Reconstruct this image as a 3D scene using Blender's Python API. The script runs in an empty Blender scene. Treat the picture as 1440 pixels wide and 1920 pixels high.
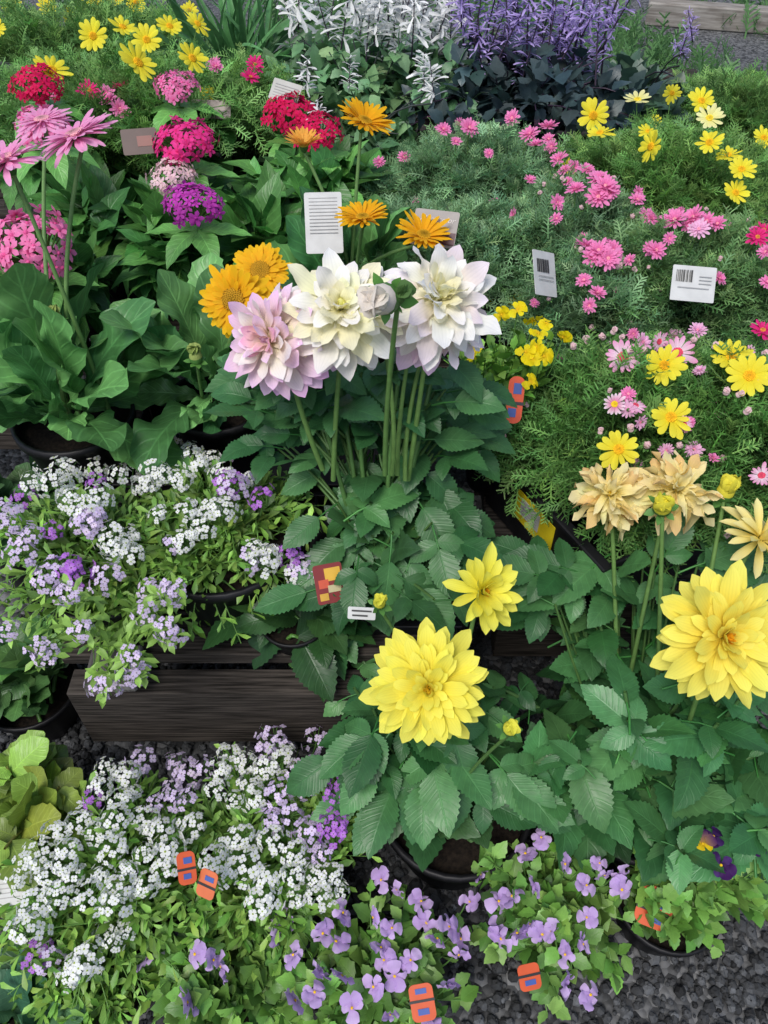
import bpy, math, random
import numpy as np
from mathutils import Vector, Matrix, Quaternion
rng=np.random.default_rng(11); random.seed(11)
SC=bpy.context.scene; COL=SC.collection
H=1.3; PITCH=math.radians(46); F=1450.0
CP,SP=math.cos(PITCH),math.sin(PITCH)
def ray(px,py):
    a=(px-720)/F; b=-(py-960)/F
    return np.array([a, CP+b*SP, -SP+b*CP])
def PZ(px,py,z):
    d=ray(px,py); return np.array([0,0,H])+d*((z-H)/d[2])
def PYY(px,py,Y):
    d=ray(px,py); return np.array([0,0,H])+d*(Y/d[1])
def nrm(a):
    a=np.asarray(a,float); return a/np.maximum(np.linalg.norm(a,axis=-1,keepdims=True),1e-9)
# ---------------------------------------------------------------- geometry
class T:
    def __init__(s,V,Fc,C,U): s.V,s.F,s.C,s.U=V,Fc,C,U
class Geo:
    def __init__(s): s.V=[];s.F=[];s.C=[];s.U=[];s.n=0
    def add(s,V,Fc,C=(1,1,1),U=None):
        V=np.asarray(V,float); k=len(V)
        s.V.append(V); s.F.append(np.asarray(Fc,int)+s.n)
        s.C.append(np.broadcast_to(np.asarray(C,float),(k,3)))
        s.U.append(np.zeros((k,3)) if U is None else np.broadcast_to(U,(k,3))); s.n+=k
    def t(s): return T(np.concatenate(s.V),np.concatenate(s.F),np.concatenate(s.C),np.concatenate(s.U))
def gridF(nv,nu,closed=False):
    f=[]
    for i in range(nv-1):
        for j in range(nu if closed else nu-1):
            k=(j+1)%nu; f.append((i*nu+j,i*nu+k,(i+1)*nu+k,(i+1)*nu+j))
    return np.array(f)
def inst(g,tp,P,D,N,S,C):
    P=np.atleast_2d(P); k=len(P); D=nrm(np.broadcast_to(D,(k,3))); N=np.broadcast_to(N,(k,3))
    X=nrm(np.cross(D,N)+1e-7); Z=np.cross(X,D); M=np.stack([X,D,Z],axis=2)
    S=np.asarray(S,float)
    if S.ndim==0: S=np.full(k,float(S))
    if S.ndim==1: S=np.repeat(S[:,None],3,1)
    C=np.broadcast_to(C,(k,3)); idx=rng.integers(len(tp),size=k)
    for j,t in enumerate(tp):
        q=np.where(idx==j)[0]
        if len(q)==0: continue
        L=t.V[None]*S[q][:,None,:]
        V=np.einsum('kij,knj->kni',M[q],L)+P[q][:,None]
        n=len(t.V)
        Fq=(t.F[None]+(np.arange(len(q))*n)[:,None,None]).reshape(-1,4)
        g.add(V.reshape(-1,3),Fq,(t.C[None]*C[q][:,None]).reshape(-1,3),np.tile(t.U,(len(q),1)))
def prof(p):
    xs=[a for a,b in p]; ys=[b for a,b in p]
    return lambda v: np.interp(v,xs,ys)
OV=prof([(0,.06),(.06,.3),(.2,.8),(.38,1),(.55,.93),(.75,.6),(.9,.25),(1,.02)])
OD=prof([(0,.08),(.05,.35),(.12,.62),(.22,.86),(.34,.99),(.44,1),(.56,.93),(.68,.77),(.8,.54),(.9,.29),(1,.02)])
LA=prof([(0,.05),(.15,.45),(.4,1),(.65,.8),(.85,.4),(1,.02)])
PP=prof([(0,.25),(.3,.7),(.6,1),(.78,.9),(.92,.5),(1,.04)])
PQ=prof([(0,.3),(.25,.65),(.55,1),(.78,.93),(.9,.68),(.97,.35),(1,.08)])
PS=prof([(0,.3),(.25,.65),(.55,.98),(.75,1),(.9,.8),(.97,.52),(1,.2)])
PR=prof([(0,.2),(.25,.55),(.62,1),(.85,.88),(.96,.55),(1,.3)])
SPN=prof([(0,.15),(.4,.6),(.7,1),(.88,.75),(1,.05)])
GB=prof([(0,.08),(.12,.2),(.2,.42),(.25,.34),(.34,.62),(.39,.54),(.5,.88),(.55,.8),(.68,1),(.82,.88),(.93,.6),(1,.08)])
RD=prof([(0,.1),(.08,.6),(.25,.95),(.5,1),(.75,.85),(.93,.5),(1,.1)])
def leaf(wf,L=1,W=.3,nv=8,nu=5,bend=.4,fold=.2,wave=0,wn=3,serr=0,cup=0,cb=(1,1,1),ct=(1,1,1),vein=1,seed=0,twist=0,cs=1.0,edge=0):
    r=np.random.default_rng(seed); v=np.linspace(0,1,nv); u=np.linspace(-1,1,nu)
    w=W*wf(v)
    a=bend*(v**1.2); ds=L/(nv-1)
    y=np.concatenate([[0],np.cumsum(np.cos((a[1:]+a[:-1])/2))*ds]); z=-np.concatenate([[0],np.cumsum(np.sin((a[1:]+a[:-1])/2))*ds])
    ph=r.uniform(0,6.28,2); V=[];C=[];U=[]
    for i in range(nv):
        for j,uu in enumerate(u):
            ww=w[i]
            if serr and abs(uu)>.9: ww*=(1+serr*(.5 if i%2 else -.5)); 
            if edge and abs(uu)>.9: ww*=1+edge*r.uniform(-1,1)
            zz=z[i]+fold*abs(uu)*ww+cup*uu*uu*ww+wave*W*math.sin(v[i]*wn*6.28+ph[0 if uu<0 else 1])*abs(uu)**1.5*min(1,4*(1-v[i])+.1)
            tx=twist*v[i]
            V.append((uu*ww*math.cos(tx), y[i]-(serr*.06*L*(abs(uu)>.9) if i%2==0 else 0), zz+uu*ww*math.sin(tx)))
            k=v[i]**cs; C.append([cb[m]*(1-k)+ct[m]*k for m in range(3)]); U.append((uu,v[i],vein))
    return T(np.array(V),gridF(nv,nu),np.array(C),np.array(U))
def tube(g,pts,r0,r1,col,sides=6,cap=False):
    pts=np.asarray(pts,float); n=len(pts); tg=nrm(np.gradient(pts,axis=0)); ref=np.array([.31,.11,.05]) if abs(tg[0][2])>.7 else np.array([0,0,1.])
    X=nrm(np.cross(tg,ref)); Y=np.cross(tg,X); rr=np.linspace(r0,r1,n); a=np.arange(sides)/sides*2*np.pi
    V=(pts[:,None]+rr[:,None,None]*(np.cos(a)[None,:,None]*X[:,None]+np.sin(a)[None,:,None]*Y[:,None])).reshape(-1,3)
    g.add(V,gridF(n,sides,True),col)
def bez(B,E,lift=.5,out=.25,n=7,jit=0):
    B=np.asarray(B,float);E=np.asarray(E,float);d=E-B
    Cn=B+np.array([d[0]*out,d[1]*out,0])+np.array([0,0,1])*np.linalg.norm(d)*lift
    if jit: Cn=Cn+rng.normal(0,jit,3)
    t=np.linspace(0,1,n)[:,None]; return (1-t)**2*B+2*t*(1-t)*Cn+t*t*E
def lathe(g,pr,n=28,col=(1,1,1),c=(0,0,0)):
    a=np.arange(n)/n*2*np.pi; V=[]
    for r,z in pr:
        for q in a: V.append((c[0]+r*math.cos(q),c[1]+r*math.sin(q),c[2]+z))
    g.add(V,gridF(len(pr),n,True),col)
def box(g,c,s,rz=0,col=(1,1,1),jit=0):
    V=np.array([[x,y,z] for x in(-.5,.5) for y in(-.5,.5) for z in(-.5,.5)])*np.array(s)
    if jit: V=V+rng.normal(0,jit,V.shape)
    R=np.array([[math.cos(rz),-math.sin(rz),0],[math.sin(rz),math.cos(rz),0],[0,0,1]])
    g.add(V@R.T+np.array(c),[(0,1,3,2),(4,6,7,5),(0,4,5,1),(2,3,7,6),(0,2,6,4),(1,5,7,3)],col)
def mkmesh(name,g,mat,org=(0,0,0),smooth=True):
    t=g.t() if isinstance(g,Geo) else g
    V=t.V-np.array(org); me=bpy.data.meshes.new(name); n,m=len(V),len(t.F)
    me.vertices.add(n); me.vertices.foreach_set('co',V.astype(np.float32).ravel())
    me.loops.add(4*m); me.loops.foreach_set('vertex_index',t.F.astype(np.int32).ravel())
    me.polygons.add(m); me.polygons.foreach_set('loop_start',np.arange(0,4*m,4,dtype=np.int32))
    me.update(calc_edges=True)
    me.polygons.foreach_set('use_smooth',np.full(m,smooth))
    A=me.attributes.new('tint','FLOAT_COLOR','POINT'); A.data.foreach_set('color',np.concatenate([np.clip(t.C,0,.93),np.ones((n,1))],1).astype(np.float32).ravel())
    A=me.attributes.new('luv','FLOAT_VECTOR','POINT'); A.data.foreach_set('vector',t.U.astype(np.float32).ravel())
    me.materials.append(mat); return me
def link(name,me,parent=None,loc=(0,0,0)):
    o=bpy.data.objects.new(name,me); COL.objects.link(o); o.location=loc
    if parent: o.parent=parent
    return o
def obj(name,g,mat,parent=None,org=None,smooth=True):
    if org is None: org=tuple(parent.location) if parent else (0,0,0)
    return link(name,mkmesh(name,g,mat,org,smooth),parent)
def tag(o,label,cat,group=None):
    o['label']=label; o['category']=cat
    if group: o['group']=group
def empty(name,loc): 
    o=bpy.data.objects.new(name,None); COL.objects.link(o); o.location=tuple(loc); o.empty_display_size=.05; return o
# ---------------------------------------------------------------- materials
def newmat(n):
    m=bpy.data.materials.new(n); m.use_nodes=True; nt=m.node_tree; nt.nodes.clear(); return m,nt,nt.nodes,nt.links
def mth(N,L,op,a,b=None,c=None):
    n=N.new('ShaderNodeMath'); n.operation=op
    for i,x in enumerate((a,b,c)):
        if x is None: continue
        if isinstance(x,(int,float)): n.inputs[i].default_value=x
        else: L.new(x,n.inputs[i])
    return n.outputs[0]
def tintmat(name,rough=.5,trans=.2,vein=1,nscale=60,namp=.35,spec=.4,vgain=.5,bumpk=.35,N1=8):
    m,nt,N,L=newmat(name); out=N.new('ShaderNodeOutputMaterial'); p=N.new('ShaderNodeBsdfPrincipled'); p.inputs['Roughness'].default_value=rough
    p.inputs['Specular IOR Level'].default_value=spec
    a=N.new('ShaderNodeAttribute'); a.attribute_name='tint'
    ge=N.new('ShaderNodeNewGeometry')
    no=N.new('ShaderNodeTexNoise'); no.inputs['Scale'].default_value=nscale; no.inputs['Detail'].default_value=3; L.new(ge.outputs['Position'],no.inputs['Vector'])
    f=mth(N,L,'MULTIPLY_ADD',no.outputs[0],namp*2,1-namp)
    if vein:
        u=N.new('ShaderNodeAttribute'); u.attribute_name='luv'; s=N.new('ShaderNodeSeparateXYZ'); L.new(u.outputs['Vector'],s.inputs[0])
        au=mth(N,L,'ABSOLUTE',s.outputs[0])
        if vein==1:
            q=mth(N,L,'MULTIPLY',s.outputs[1],N1); q=mth(N,L,'SUBTRACT',q,mth(N,L,'MULTIPLY',au,1.9))
        else: q=mth(N,L,'MULTIPLY_ADD',s.outputs[0],N1/2.,.5)
        fr=mth(N,L,'FRACT',q); d=mth(N,L,'ABSOLUTE',mth(N,L,'SUBTRACT',fr,.5))
        sv=mth(N,L,'SUBTRACT',1,mth(N,L,'MULTIPLY',d,7 if vein==1 else 3)); sv=mth(N,L,'MAXIMUM',sv,0)
        mv=mth(N,L,'MAXIMUM',mth(N,L,'SUBTRACT',1,mth(N,L,'MULTIPLY',au,14)),0)
        vv=mth(N,L,'MULTIPLY',mth(N,L,'MAXIMUM',mth(N,L,'MULTIPLY',sv,.6),mv),s.outputs[2])
        f=mth(N,L,'MULTIPLY',f,mth(N,L,'MULTIPLY_ADD',vv,vgain,1))
        pil=mth(N,L,'MULTIPLY',mth(N,L,'MULTIPLY',d,s.outputs[2]),1.0)
        hgt=mth(N,L,'SUBTRACT',mth(N,L,'MULTIPLY',no.outputs[0],.4),mth(N,L,'ADD',vv,mth(N,L,'MULTIPLY',pil,.8)))
        b=N.new('ShaderNodeBump'); b.inputs['Strength'].default_value=bumpk; b.inputs['Distance'].default_value=.0015; L.new(hgt,b.inputs['Height']); L.new(b.outputs[0],p.inputs['Normal'])
    mx=N.new('ShaderNodeVectorMath'); mx.operation='SCALE'; L.new(a.outputs['Color'],mx.inputs[0]); L.new(f,mx.inputs['Scale'])
    L.new(mx.outputs[0],p.inputs['Base Color'])
    tr=N.new('ShaderNodeBsdfTranslucent'); L.new(mx.outputs[0],tr.inputs[0]); ms=N.new('ShaderNodeMixShader'); ms.inputs[0].default_value=trans
    L.new(p.outputs[0],ms.inputs[1]); L.new(tr.outputs[0],ms.inputs[2]); L.new(ms.outputs[0],out.inputs[0]); return m
LEAF=tintmat('leaf_material',.39,.22,1,70,.35,.45,vgain=.25,bumpk=.3)
FINE=tintmat('fine_leaf_material',.5,.28,0,90,.3,.35)
PETAL=tintmat('petal_material',.6,.34,2,50,.06,.15,vgain=-.07,bumpk=.2,N1=6)
CENT=tintmat('flower_centre_material',.8,.05,0,400,.5,.1)
def plain(name,col,rough=.5,noise=0,scale=30,spec=.5,bump=0,col2=None,stretch=None):
    m,nt,N,L=newmat(name); out=N.new('ShaderNodeOutputMaterial'); p=N.new('ShaderNodeBsdfPrincipled'); p.inputs['Roughness'].default_value=rough; p.inputs['Specular IOR Level'].default_value=spec
    L.new(p.outputs[0],out.inputs[0]); tc=N.new('ShaderNodeTexCoord'); mp=N.new('ShaderNodeMapping'); L.new(tc.outputs['Object'],mp.inputs[0])
    if stretch: mp.inputs['Scale'].default_value=stretch
    no=N.new('ShaderNodeTexNoise'); no.inputs['Scale'].default_value=scale; no.inputs['Detail'].default_value=6; L.new(mp.outputs[0],no.inputs['Vector'])
    cr=N.new('ShaderNodeValToRGB'); c2=col2 or [c*(1-noise) for c in col]
    cr.color_ramp.elements[0].position=.35; cr.color_ramp.elements[1].position=.68
    cr.color_ramp.elements[0].color=(*c2,1); cr.color_ramp.elements[1].color=(*col,1); L.new(no.outputs[0],cr.inputs[0]); L.new(cr.outputs[0],p.inputs['Base Color'])
    if bump:
        b=N.new('ShaderNodeBump'); b.inputs['Strength'].default_value=bump; b.inputs['Distance'].default_value=.002; L.new(no.outputs[0],b.inputs['Height']); L.new(b.outputs[0],p.inputs['Normal'])
    return m
POT=plain('black_plastic',(.010,.010,.012),.5,.5,25,.3)
SOIL=plain('soil',(.018,.013,.009),.95,.7,160,.2,1)
WOOD=plain('weathered_timber',(.075,.064,.055),.9,.6,14,.15,.6,(.014,.012,.010),(.8,16,16))
WOODY=plain('weathered_timber_lengthwise',(.12,.10,.085),.85,.6,9,.2,.4,(.02,.016,.012),(14,1.2,14))
def gravelmat():
    m,nt,N,L=newmat('gravel_ground'); out=N.new('ShaderNodeOutputMaterial'); p=N.new('ShaderNodeBsdfPrincipled'); p.inputs['Roughness'].default_value=.85; L.new(p.outputs[0],out.inputs[0])
    ge=N.new('ShaderNodeNewGeometry'); v=N.new('ShaderNodeTexVoronoi'); v.inputs['Scale'].default_value=75; L.new(ge.outputs['Position'],v.inputs['Vector'])
    s=N.new('ShaderNodeSeparateColor'); L.new(v.outputs['Color'],s.inputs[0]); cr=N.new('ShaderNodeValToRGB')
    cr.color_ramp.elements[0].color=(.03,.032,.035,1); cr.color_ramp.elements[1].color=(.25,.255,.26,1); L.new(s.outputs[0],cr.inputs[0])
    n2=N.new('ShaderNodeTexNoise'); n2.inputs['Scale'].default_value=2.5; L.new(ge.outputs['Position'],n2.inputs['Vector'])
    mx=N.new('ShaderNodeMix'); mx.data_type='RGBA'; mx.blend_type='MULTIPLY'; mx.inputs[0].default_value=.6; L.new(cr.outputs[0],mx.inputs[6]); L.new(n2.outputs[0],mx.inputs[7]); L.new(mx.outputs[2],p.inputs['Base Color'])
    b=N.new('ShaderNodeBump'); b.inputs['Strength'].default_value=1; b.inputs['Distance'].default_value=.01; b.invert=True; L.new(v.outputs['Distance'],b.inputs['Height']); L.new(b.outputs[0],p.inputs['Normal']); return m
GRAV=gravelmat(); STONE=tintmat('stone_chips',.8,0,0,200,.4,.3)
_c={}
def flat(c,rough=.4):
    k=(tuple(c),rough)
    if k not in _c: _c[k]=plain('printed_plastic',c,rough,.15,40,.4)
    return _c[k]
# ---------------------------------------------------------------- templates
G1=(1,1,1)
feather=[]
def strip(V,Fq,p,q,w0,w1):
    p=np.array(p);q=np.array(q);d=nrm(q-p);s=np.array([-d[1],d[0],0]); n=len(V)
    V+= [p-s*w0,p+s*w0,q+s*w1,q-s*w1]; Fq.append((n,n+1,n+2,n+3))
for sd in range(4):
    r=np.random.default_rng(sd); V=[];Fq=[]
    def zc(y): return -.35*y*y
    ys=[0,.4,.75,1]
    for a,b in zip(ys[:-1],ys[1:]): strip(V,Fq,(0,a,zc(a)),(0,b,zc(b)),.028,.028 if b<1 else .01)
    for y in (.22,.4,.57,.73,.88):
        for sx in(-1,1):
            l=r.uniform(.26,.4)*(1.2-y*.55); e=(sx*l*.75,y+l*.75,zc(y)+.08*r.normal()+.05)
            strip(V,Fq,(0,y,zc(y)),e,.027,.016)
            if y<.8:
                m=((0+e[0])*.55,y+(e[1]-y)*.55,zc(y)+(e[2]-zc(y))*.55); strip(V,Fq,m,(m[0]+sx*l*.42,m[1]+l*.12,m[2]+.02),.024,.012)
    V=np.array(V); feather.append(T(V,np.array(Fq),np.ones_like(V),np.zeros_like(V)))
aly_leaf=[leaf(SPN,1,.17,5,3,b,.3,seed=i,vein=.5) for i,b in enumerate((.2,.5,.9))]
pen_leaf=[leaf(LA,1,.24,13,7,b,.22,wave=.08,seed=i,vein=2.2) for i,b in enumerate((.3,.6,.95,1.2))]
ger_leaf=[leaf(GB,1,.20,30,9,b,.24,wave=.26,wn=2.8,seed=i,vein=2.4,edge=.08,twist=tw) for i,(b,tw) in enumerate(((.2,.3),(.5,-.3),(.8,.4),(1.0,-.2),(.6,.1)))]
vio_leaf=[leaf(OV,1,.34,9,5,b,.15,serr=.2,seed=i,vein=.5) for i,b in enumerate((.2,.5,.8))]
rnd_leaf=[leaf(RD,1,.36,10,7,b,.1,wave=.12,wn=2,serr=.12,seed=i,vein=1.5) for i,b in enumerate((.2,.5,.9))]
bla_leaf=[leaf(prof([(0,.6),(.3,1),(.7,.7),(1,.03)]),1,.03,10,3,b,.5,seed=i,vein=.2) for i,b in enumerate((.5,1.0,1.6))]
dleaf=[leaf(OD,1,.30,25,7,b,f,wave=.05,wn=1.6,serr=.13,seed=i,vein=1) for i,(b,f) in enumerate(((.15,.12),(.4,.22),(.7,.08),(.95,.25)))]
dah_leaf=[]
for sd in range(5):
    r=np.random.default_rng(sd); g=Geo()
    tube(g,[(0,-.55,-.08),(0,-.25,.0),(0,.02,0)],.022,.016,(.9,1.2,.8),5)
    inst(g,[dleaf[sd%4]],[[0,0,0]],[[0,1,0]],[[0,0,1]],1.0,G1)
    for sx in(-1,1):
        if sd in(3,4): continue
        inst(g,[dleaf[(sd+1)%4]],[[0,-.14+.02*sx,0]],[[sx*1.0,.35+.1*r.normal(),-.05+.1*r.normal()]],[[.25*r.normal(),0,1]],.6+.1*r.random(),G1)
    dah_leaf.append(g.t())
# ---------------------------------------------------------------- flower prototypes
PROT={}
def petals_ring(g,tp,n,r0,z0,L,elev,C,jit=.08,ph=0,ljit=.08,wid=1):
    a=ph+np.arange(n)/n*2*np.pi+rng.normal(0,jit*2/n**.5,n)
    e=math.radians(elev)+rng.normal(0,jit,n); R=np.stack([np.cos(a),np.sin(a),0*a],1)
    D=R*np.cos(e)[:,None]+np.array([0,0,1])*np.sin(e)[:,None]
    Nn=-R*np.sin(e)[:,None]+np.array([0,0,1])*np.cos(e)[:,None]+rng.normal(0,jit*1.2,(n,3))
    P=R*r0+np.array([0,0,z0]); S=L*(1+rng.normal(0,ljit,n)); S3=np.stack([S*wid,S,S],1)
    cc=np.array(C)*(1+rng.normal(0,.04,(n,1)))
    inst(g,tp,P,D,Nn,S3,cc)
def dome(g,r,h,col,n=14,m=6,z=0,bumpy=0):
    pr=[(r*math.sin(i/(m-1)*math.pi/2)+1e-4,z+h*math.cos(i/(m-1)*math.pi/2)) for i in range(m)][::-1]
    lathe(g,pr,n,col)
def proto(key,fn,k=1):
    if key not in PROT: PROT[key]=[fn() for _ in range(k)]
    return random.choice(PROT[key])
def daisy(cb,ct,cc,n=13,rows=1,W=.17,el=12,cr=.26,shape=PR,ch=.12,bend=.15):
    def f():
        g=Geo(); tp=[leaf(shape,1,W,8,5,b,.05,cup=-.25,cb=cb,ct=ct,seed=i,vein=.8) for i,b in enumerate((bend,bend+.25,bend-.15))]
        for q in range(rows): petals_ring(g,tp,n,.1,.02+.04*q,.9-.2*q,el+20*q,G1,.11,q*.25,.1)
        gc=Geo(); dome(gc,cr,ch,cc,z=.03)
        for i in range(46):
            rr=cr*math.sqrt((i+.5)/46)*.96; a=i*2.4; z=.03+ch*math.sqrt(max(0,1-(rr/cr)**2))
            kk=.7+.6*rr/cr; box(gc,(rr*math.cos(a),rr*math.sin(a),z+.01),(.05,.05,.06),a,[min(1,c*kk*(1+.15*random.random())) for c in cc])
        gb=Geo(); lathe(gb,[(.03,-.22),(.14,-.16),(.2,-.05),(.2,.02)],10,(.09,.22,.05))
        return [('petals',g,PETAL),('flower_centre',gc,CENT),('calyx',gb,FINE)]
    return f
def gerbera(cb,ct,cc,el=5,rows=2,W=.085,csc=1.0):
    def f():
        g=Geo(); tp=[leaf(PR,1,W,9,3,b,.12,cb=cb,ct=ct,seed=i,vein=.8,twist=.15*(i-1)) for i,b in enumerate((.1,.3,.5))]
        petals_ring(g,tp,26,.08,.0,.92,el,G1,.07); petals_ring(g,tp,24,.08,.03,.84,el+9,[.95]*3,.08,.1)
        if rows>2: petals_ring(g,tp,24,.06,.05,.58,el+18,[.93]*3,.1,.1)
        gc=Geo(); dome(gc,.24*csc,.10,cc,z=.06 if csc<=1 else .14)
        z0=.15 if csc<=1 else .24
        for i in range(110):
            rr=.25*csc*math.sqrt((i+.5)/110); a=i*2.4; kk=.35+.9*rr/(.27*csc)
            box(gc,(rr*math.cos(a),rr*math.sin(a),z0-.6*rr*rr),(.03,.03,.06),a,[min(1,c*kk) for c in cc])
        gb=Geo(); lathe(gb,[(.04,-.3),(.12,-.24),(.19,-.1),(.2,.0)],12,(.08,.2,.05))
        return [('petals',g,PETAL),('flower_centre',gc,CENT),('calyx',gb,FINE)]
    return f
def dahlia(rings,cb,ct,W=.2,cup=.45,bend=-.25,cc=(.8,.45,.03),shape=PP,jit=.09,wave=.05,crumple=0,nv=9,tips=None,csz=1,cs=1):
    def f():
        g=Geo()
        for ri,(n,r0,z0,L,el,k) in enumerate(rings):
            c2=ct if tips is None else tips[ri%len(tips)]
            tp=[leaf(shape,1,W,nv,7,bend*(1 if el<35 else 1.6)+b,0,cup=cup,cb=[c*k for c in cb],ct=[c*k for c in (c2 if i!=1 else ct)],seed=i+n,vein=1,wave=wave+crumple,wn=2.0 if wave>.3 else 1.5,twist=.12*(i-1)+crumple*.6*(i-1),cs=cs,edge=.06 if wave>.1 else 0) for i,b in enumerate((0,.3,-.25,.55))]
            petals_ring(g,tp,n,r0,z0,L,el,G1,jit+crumple*.25,random.random()*6,.09+crumple*.15,wid=1/L**.4)
        gc=Geo()
        tp=[leaf(PP,1,.2,5,3,-.8,0,cup=.8,cb=cc,ct=[min(1,c*1.1) for c in cc],vein=0)]
        petals_ring(gc,tp,9,.03,.1,.2*csz,60,G1,.2); petals_ring(gc,tp,6,.01,.1,.2*csz,80,G1,.2)
        gb=Geo(); lathe(gb,[(.03,-.25),(.13,-.2),(.2,-.08),(.12,.02)],12,(.09,.2,.05))
        tb=[leaf(OV,1,.3,5,3,.4,.1,cb=(.09,.2,.05),ct=(.12,.25,.05))]; petals_ring(gb,tb,7,.12,-.12,.3,-25,G1,.2)
        return [('petals',g,PETAL),('flower_centre',gc,PETAL),('calyx',gb,FINE)]
    return f
def budp(col,gcol,open_=.2):
    def f():
        g=Geo(); tp=[leaf(PP,1,.4,7,5,-1.3,0,cup=.5,cb=gcol,ct=col,seed=i,cs=.5) for i in range(2)]
        petals_ring(g,tp,8,.3,-.35,1.5,62+20*(1-open_),G1,.06); petals_ring(g,tp,7,.2,-.3,1.45,75,G1,.06,.3)
        dome(g,.6,.9,col,12,6,z=-.3)
        gb=Geo(); lathe(gb,[(.1,-1),(.45,-.85),(.62,-.5),(.6,-.2)],12,(.1,.26,.06)); tb=[leaf(OV,1,.35,6,3,.3,.1,cb=(.09,.24,.05),ct=(.12,.3,.06))]
        petals_ring(gb,tb,6,.4,-.75,.8,5,G1,.3)
        return [('petals',g,PETAL),('calyx',gb,FINE)]
    return f
def clusterp(npet,col,c2,nfl,fr,flatn,cc,W,spread=1.0,rj=.07,pj=.15,cz=1):
    def f():
        pe=leaf(PR if npet==4 else PP,1,W,4,3,.15,0,cup=-.1,cb=c2,ct=col,vein=0,cs=.6)
        fg=Geo()
        for i in range(npet):
            a=i/npet*6.283; inst(fg,[pe],[[.06*math.cos(a),.06*math.sin(a),0]],[[math.cos(a),math.sin(a),.1]],[[0,0,1]],1,G1)
        lathe(fg,[(.22*cz,0.02),(.14*cz,.16),(.001,.17)],6,cc)
        ft=fg.t(); ft.V=ft.V[:,[0,2,1]]*np.array([1,1,-1])
        g=Geo(); P=[];D=[]
        for i in range(nfl):
            th=math.acos(1-(i+.5)/nfl*spread); ph=i*2.39996+rng.normal(0,pj)
            d=np.array([math.sin(th)*math.cos(ph),math.sin(th)*math.sin(ph),math.cos(th)]); k=1+rng.normal(0,rj)
            P.append(d*np.array([1,1,flatn])*(1-fr*.5)*k); D.append(nrm(d*np.array([1,1,1.3])+rng.normal(0,.22,3)))
        P=np.array(P);D=np.array(D); Nn=rng.normal(0,1,(nfl,3))
        inst(g,[ft],P,D,Nn,fr*(1+rng.normal(0,.12,nfl)),np.clip(1+rng.normal(0,.08,(nfl,1)),0,1.15)*np.ones((nfl,3)))
        gs=Geo()
        for p in P: tube(gs,[(0,0,-.7),p*np.array([.6,.6,.3])+np.array([0,0,-.12]),p*.97],.02,.022,(.14,.3,.07),4)
        return [('florets',g,PETAL),('stalks',gs,FINE)]
    return f
def violap(cu,cl,cm,ce=(.8,.5,.02)):
    def f():
        g=Geo()
        def pt(ang,L,W,c,el=5,z=0):
            t=leaf(PR,1,W,7,5,.35+random.uniform(-.6,1.1),.0,cup=-.15,cb=cm,ct=c,seed=random.randrange(99),vein=.6,wave=.35,wn=1.5,cs=.5); a=math.radians(ang+random.uniform(-9,9))
            inst(g,[t],[[0,0,z]],[[math.cos(a),math.sin(a),math.sin(math.radians(el))]],[[0,0,1]],L,G1)
        pt(62,1,.43,cu,35,-.05);pt(118,1,.43,cu,35,-.04);pt(172,.82,.34,cl,10);pt(8,.82,.34,cl,10,.01);pt(270,.95,.5,cl,-15,.03)
        gc=Geo(); dome(gc,.1,.08,ce,8,4,z=.02)
        return [('petals',g,PETAL),('flower_centre',gc,CENT)]
    return f
def spikep(col,c2,n=16,thin=.09,Ls=(.45,.8),up=(-.4,.5)):
    def f():
        g=Geo(); gs=Geo(); tube(gs,[(0,0,-1),(0,0,0),(.03,0,.95)],.03,.018,(.07,.05,.08),5)
        tp=[leaf(prof([(0,.35),(.5,.45),(.72,1),(.85,.7),(1,.5)]),1,thin,6,3,b,.6,cb=c2,ct=col,vein=0) for b in(.3,.8)]
        for q in range(3):
            k=n; z=rng.uniform(-.8,.95,k); a=rng.uniform(0,6.28,k)
            R=np.stack([np.cos(a),np.sin(a),rng.uniform(up[0],up[1],k)],1)
            inst(g,tp,np.stack([0*z,0*z,z],1),R,rng.normal(0,.4,(k,3))+np.array([0,0,1]),rng.uniform(*Ls,k)*(1.15-.5*np.abs(z)),np.ones((k,3))*rng.uniform(.75,1.05,(k,1)))
        return [('florets',g,PETAL),('stalk',gs,FINE)]
    return f
MC={}
def put(pl,key,pos,r,n=(0,0,1),name='flower',spin=None,label=None,sub=True):
    pr=random.choice(PROT[key]); root=pl['root'] if isinstance(pl,dict) else pl
    q=Vector((0,0,1)).rotation_difference(Vector(tuple(n)).normalized())@Quaternion((0,0,1),random.uniform(0,6.28) if spin is None else spin)
    o=None
    for i,(nm,g,mat) in enumerate(pr):
        k=id(g)
        if k not in MC: MC[k]=mkmesh(name+'_'+nm,g,mat)
        if i==0:
            o=link(name,MC[k],root,tuple(np.array(pos)-np.array(root.location))); o.rotation_mode='QUATERNION'; o.rotation_quaternion=q; o.scale=(r,r,r*random.uniform(.85,1.15))
            if label: o['label']=label
        else: link(nm,MC[k],o)
    return o
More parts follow.
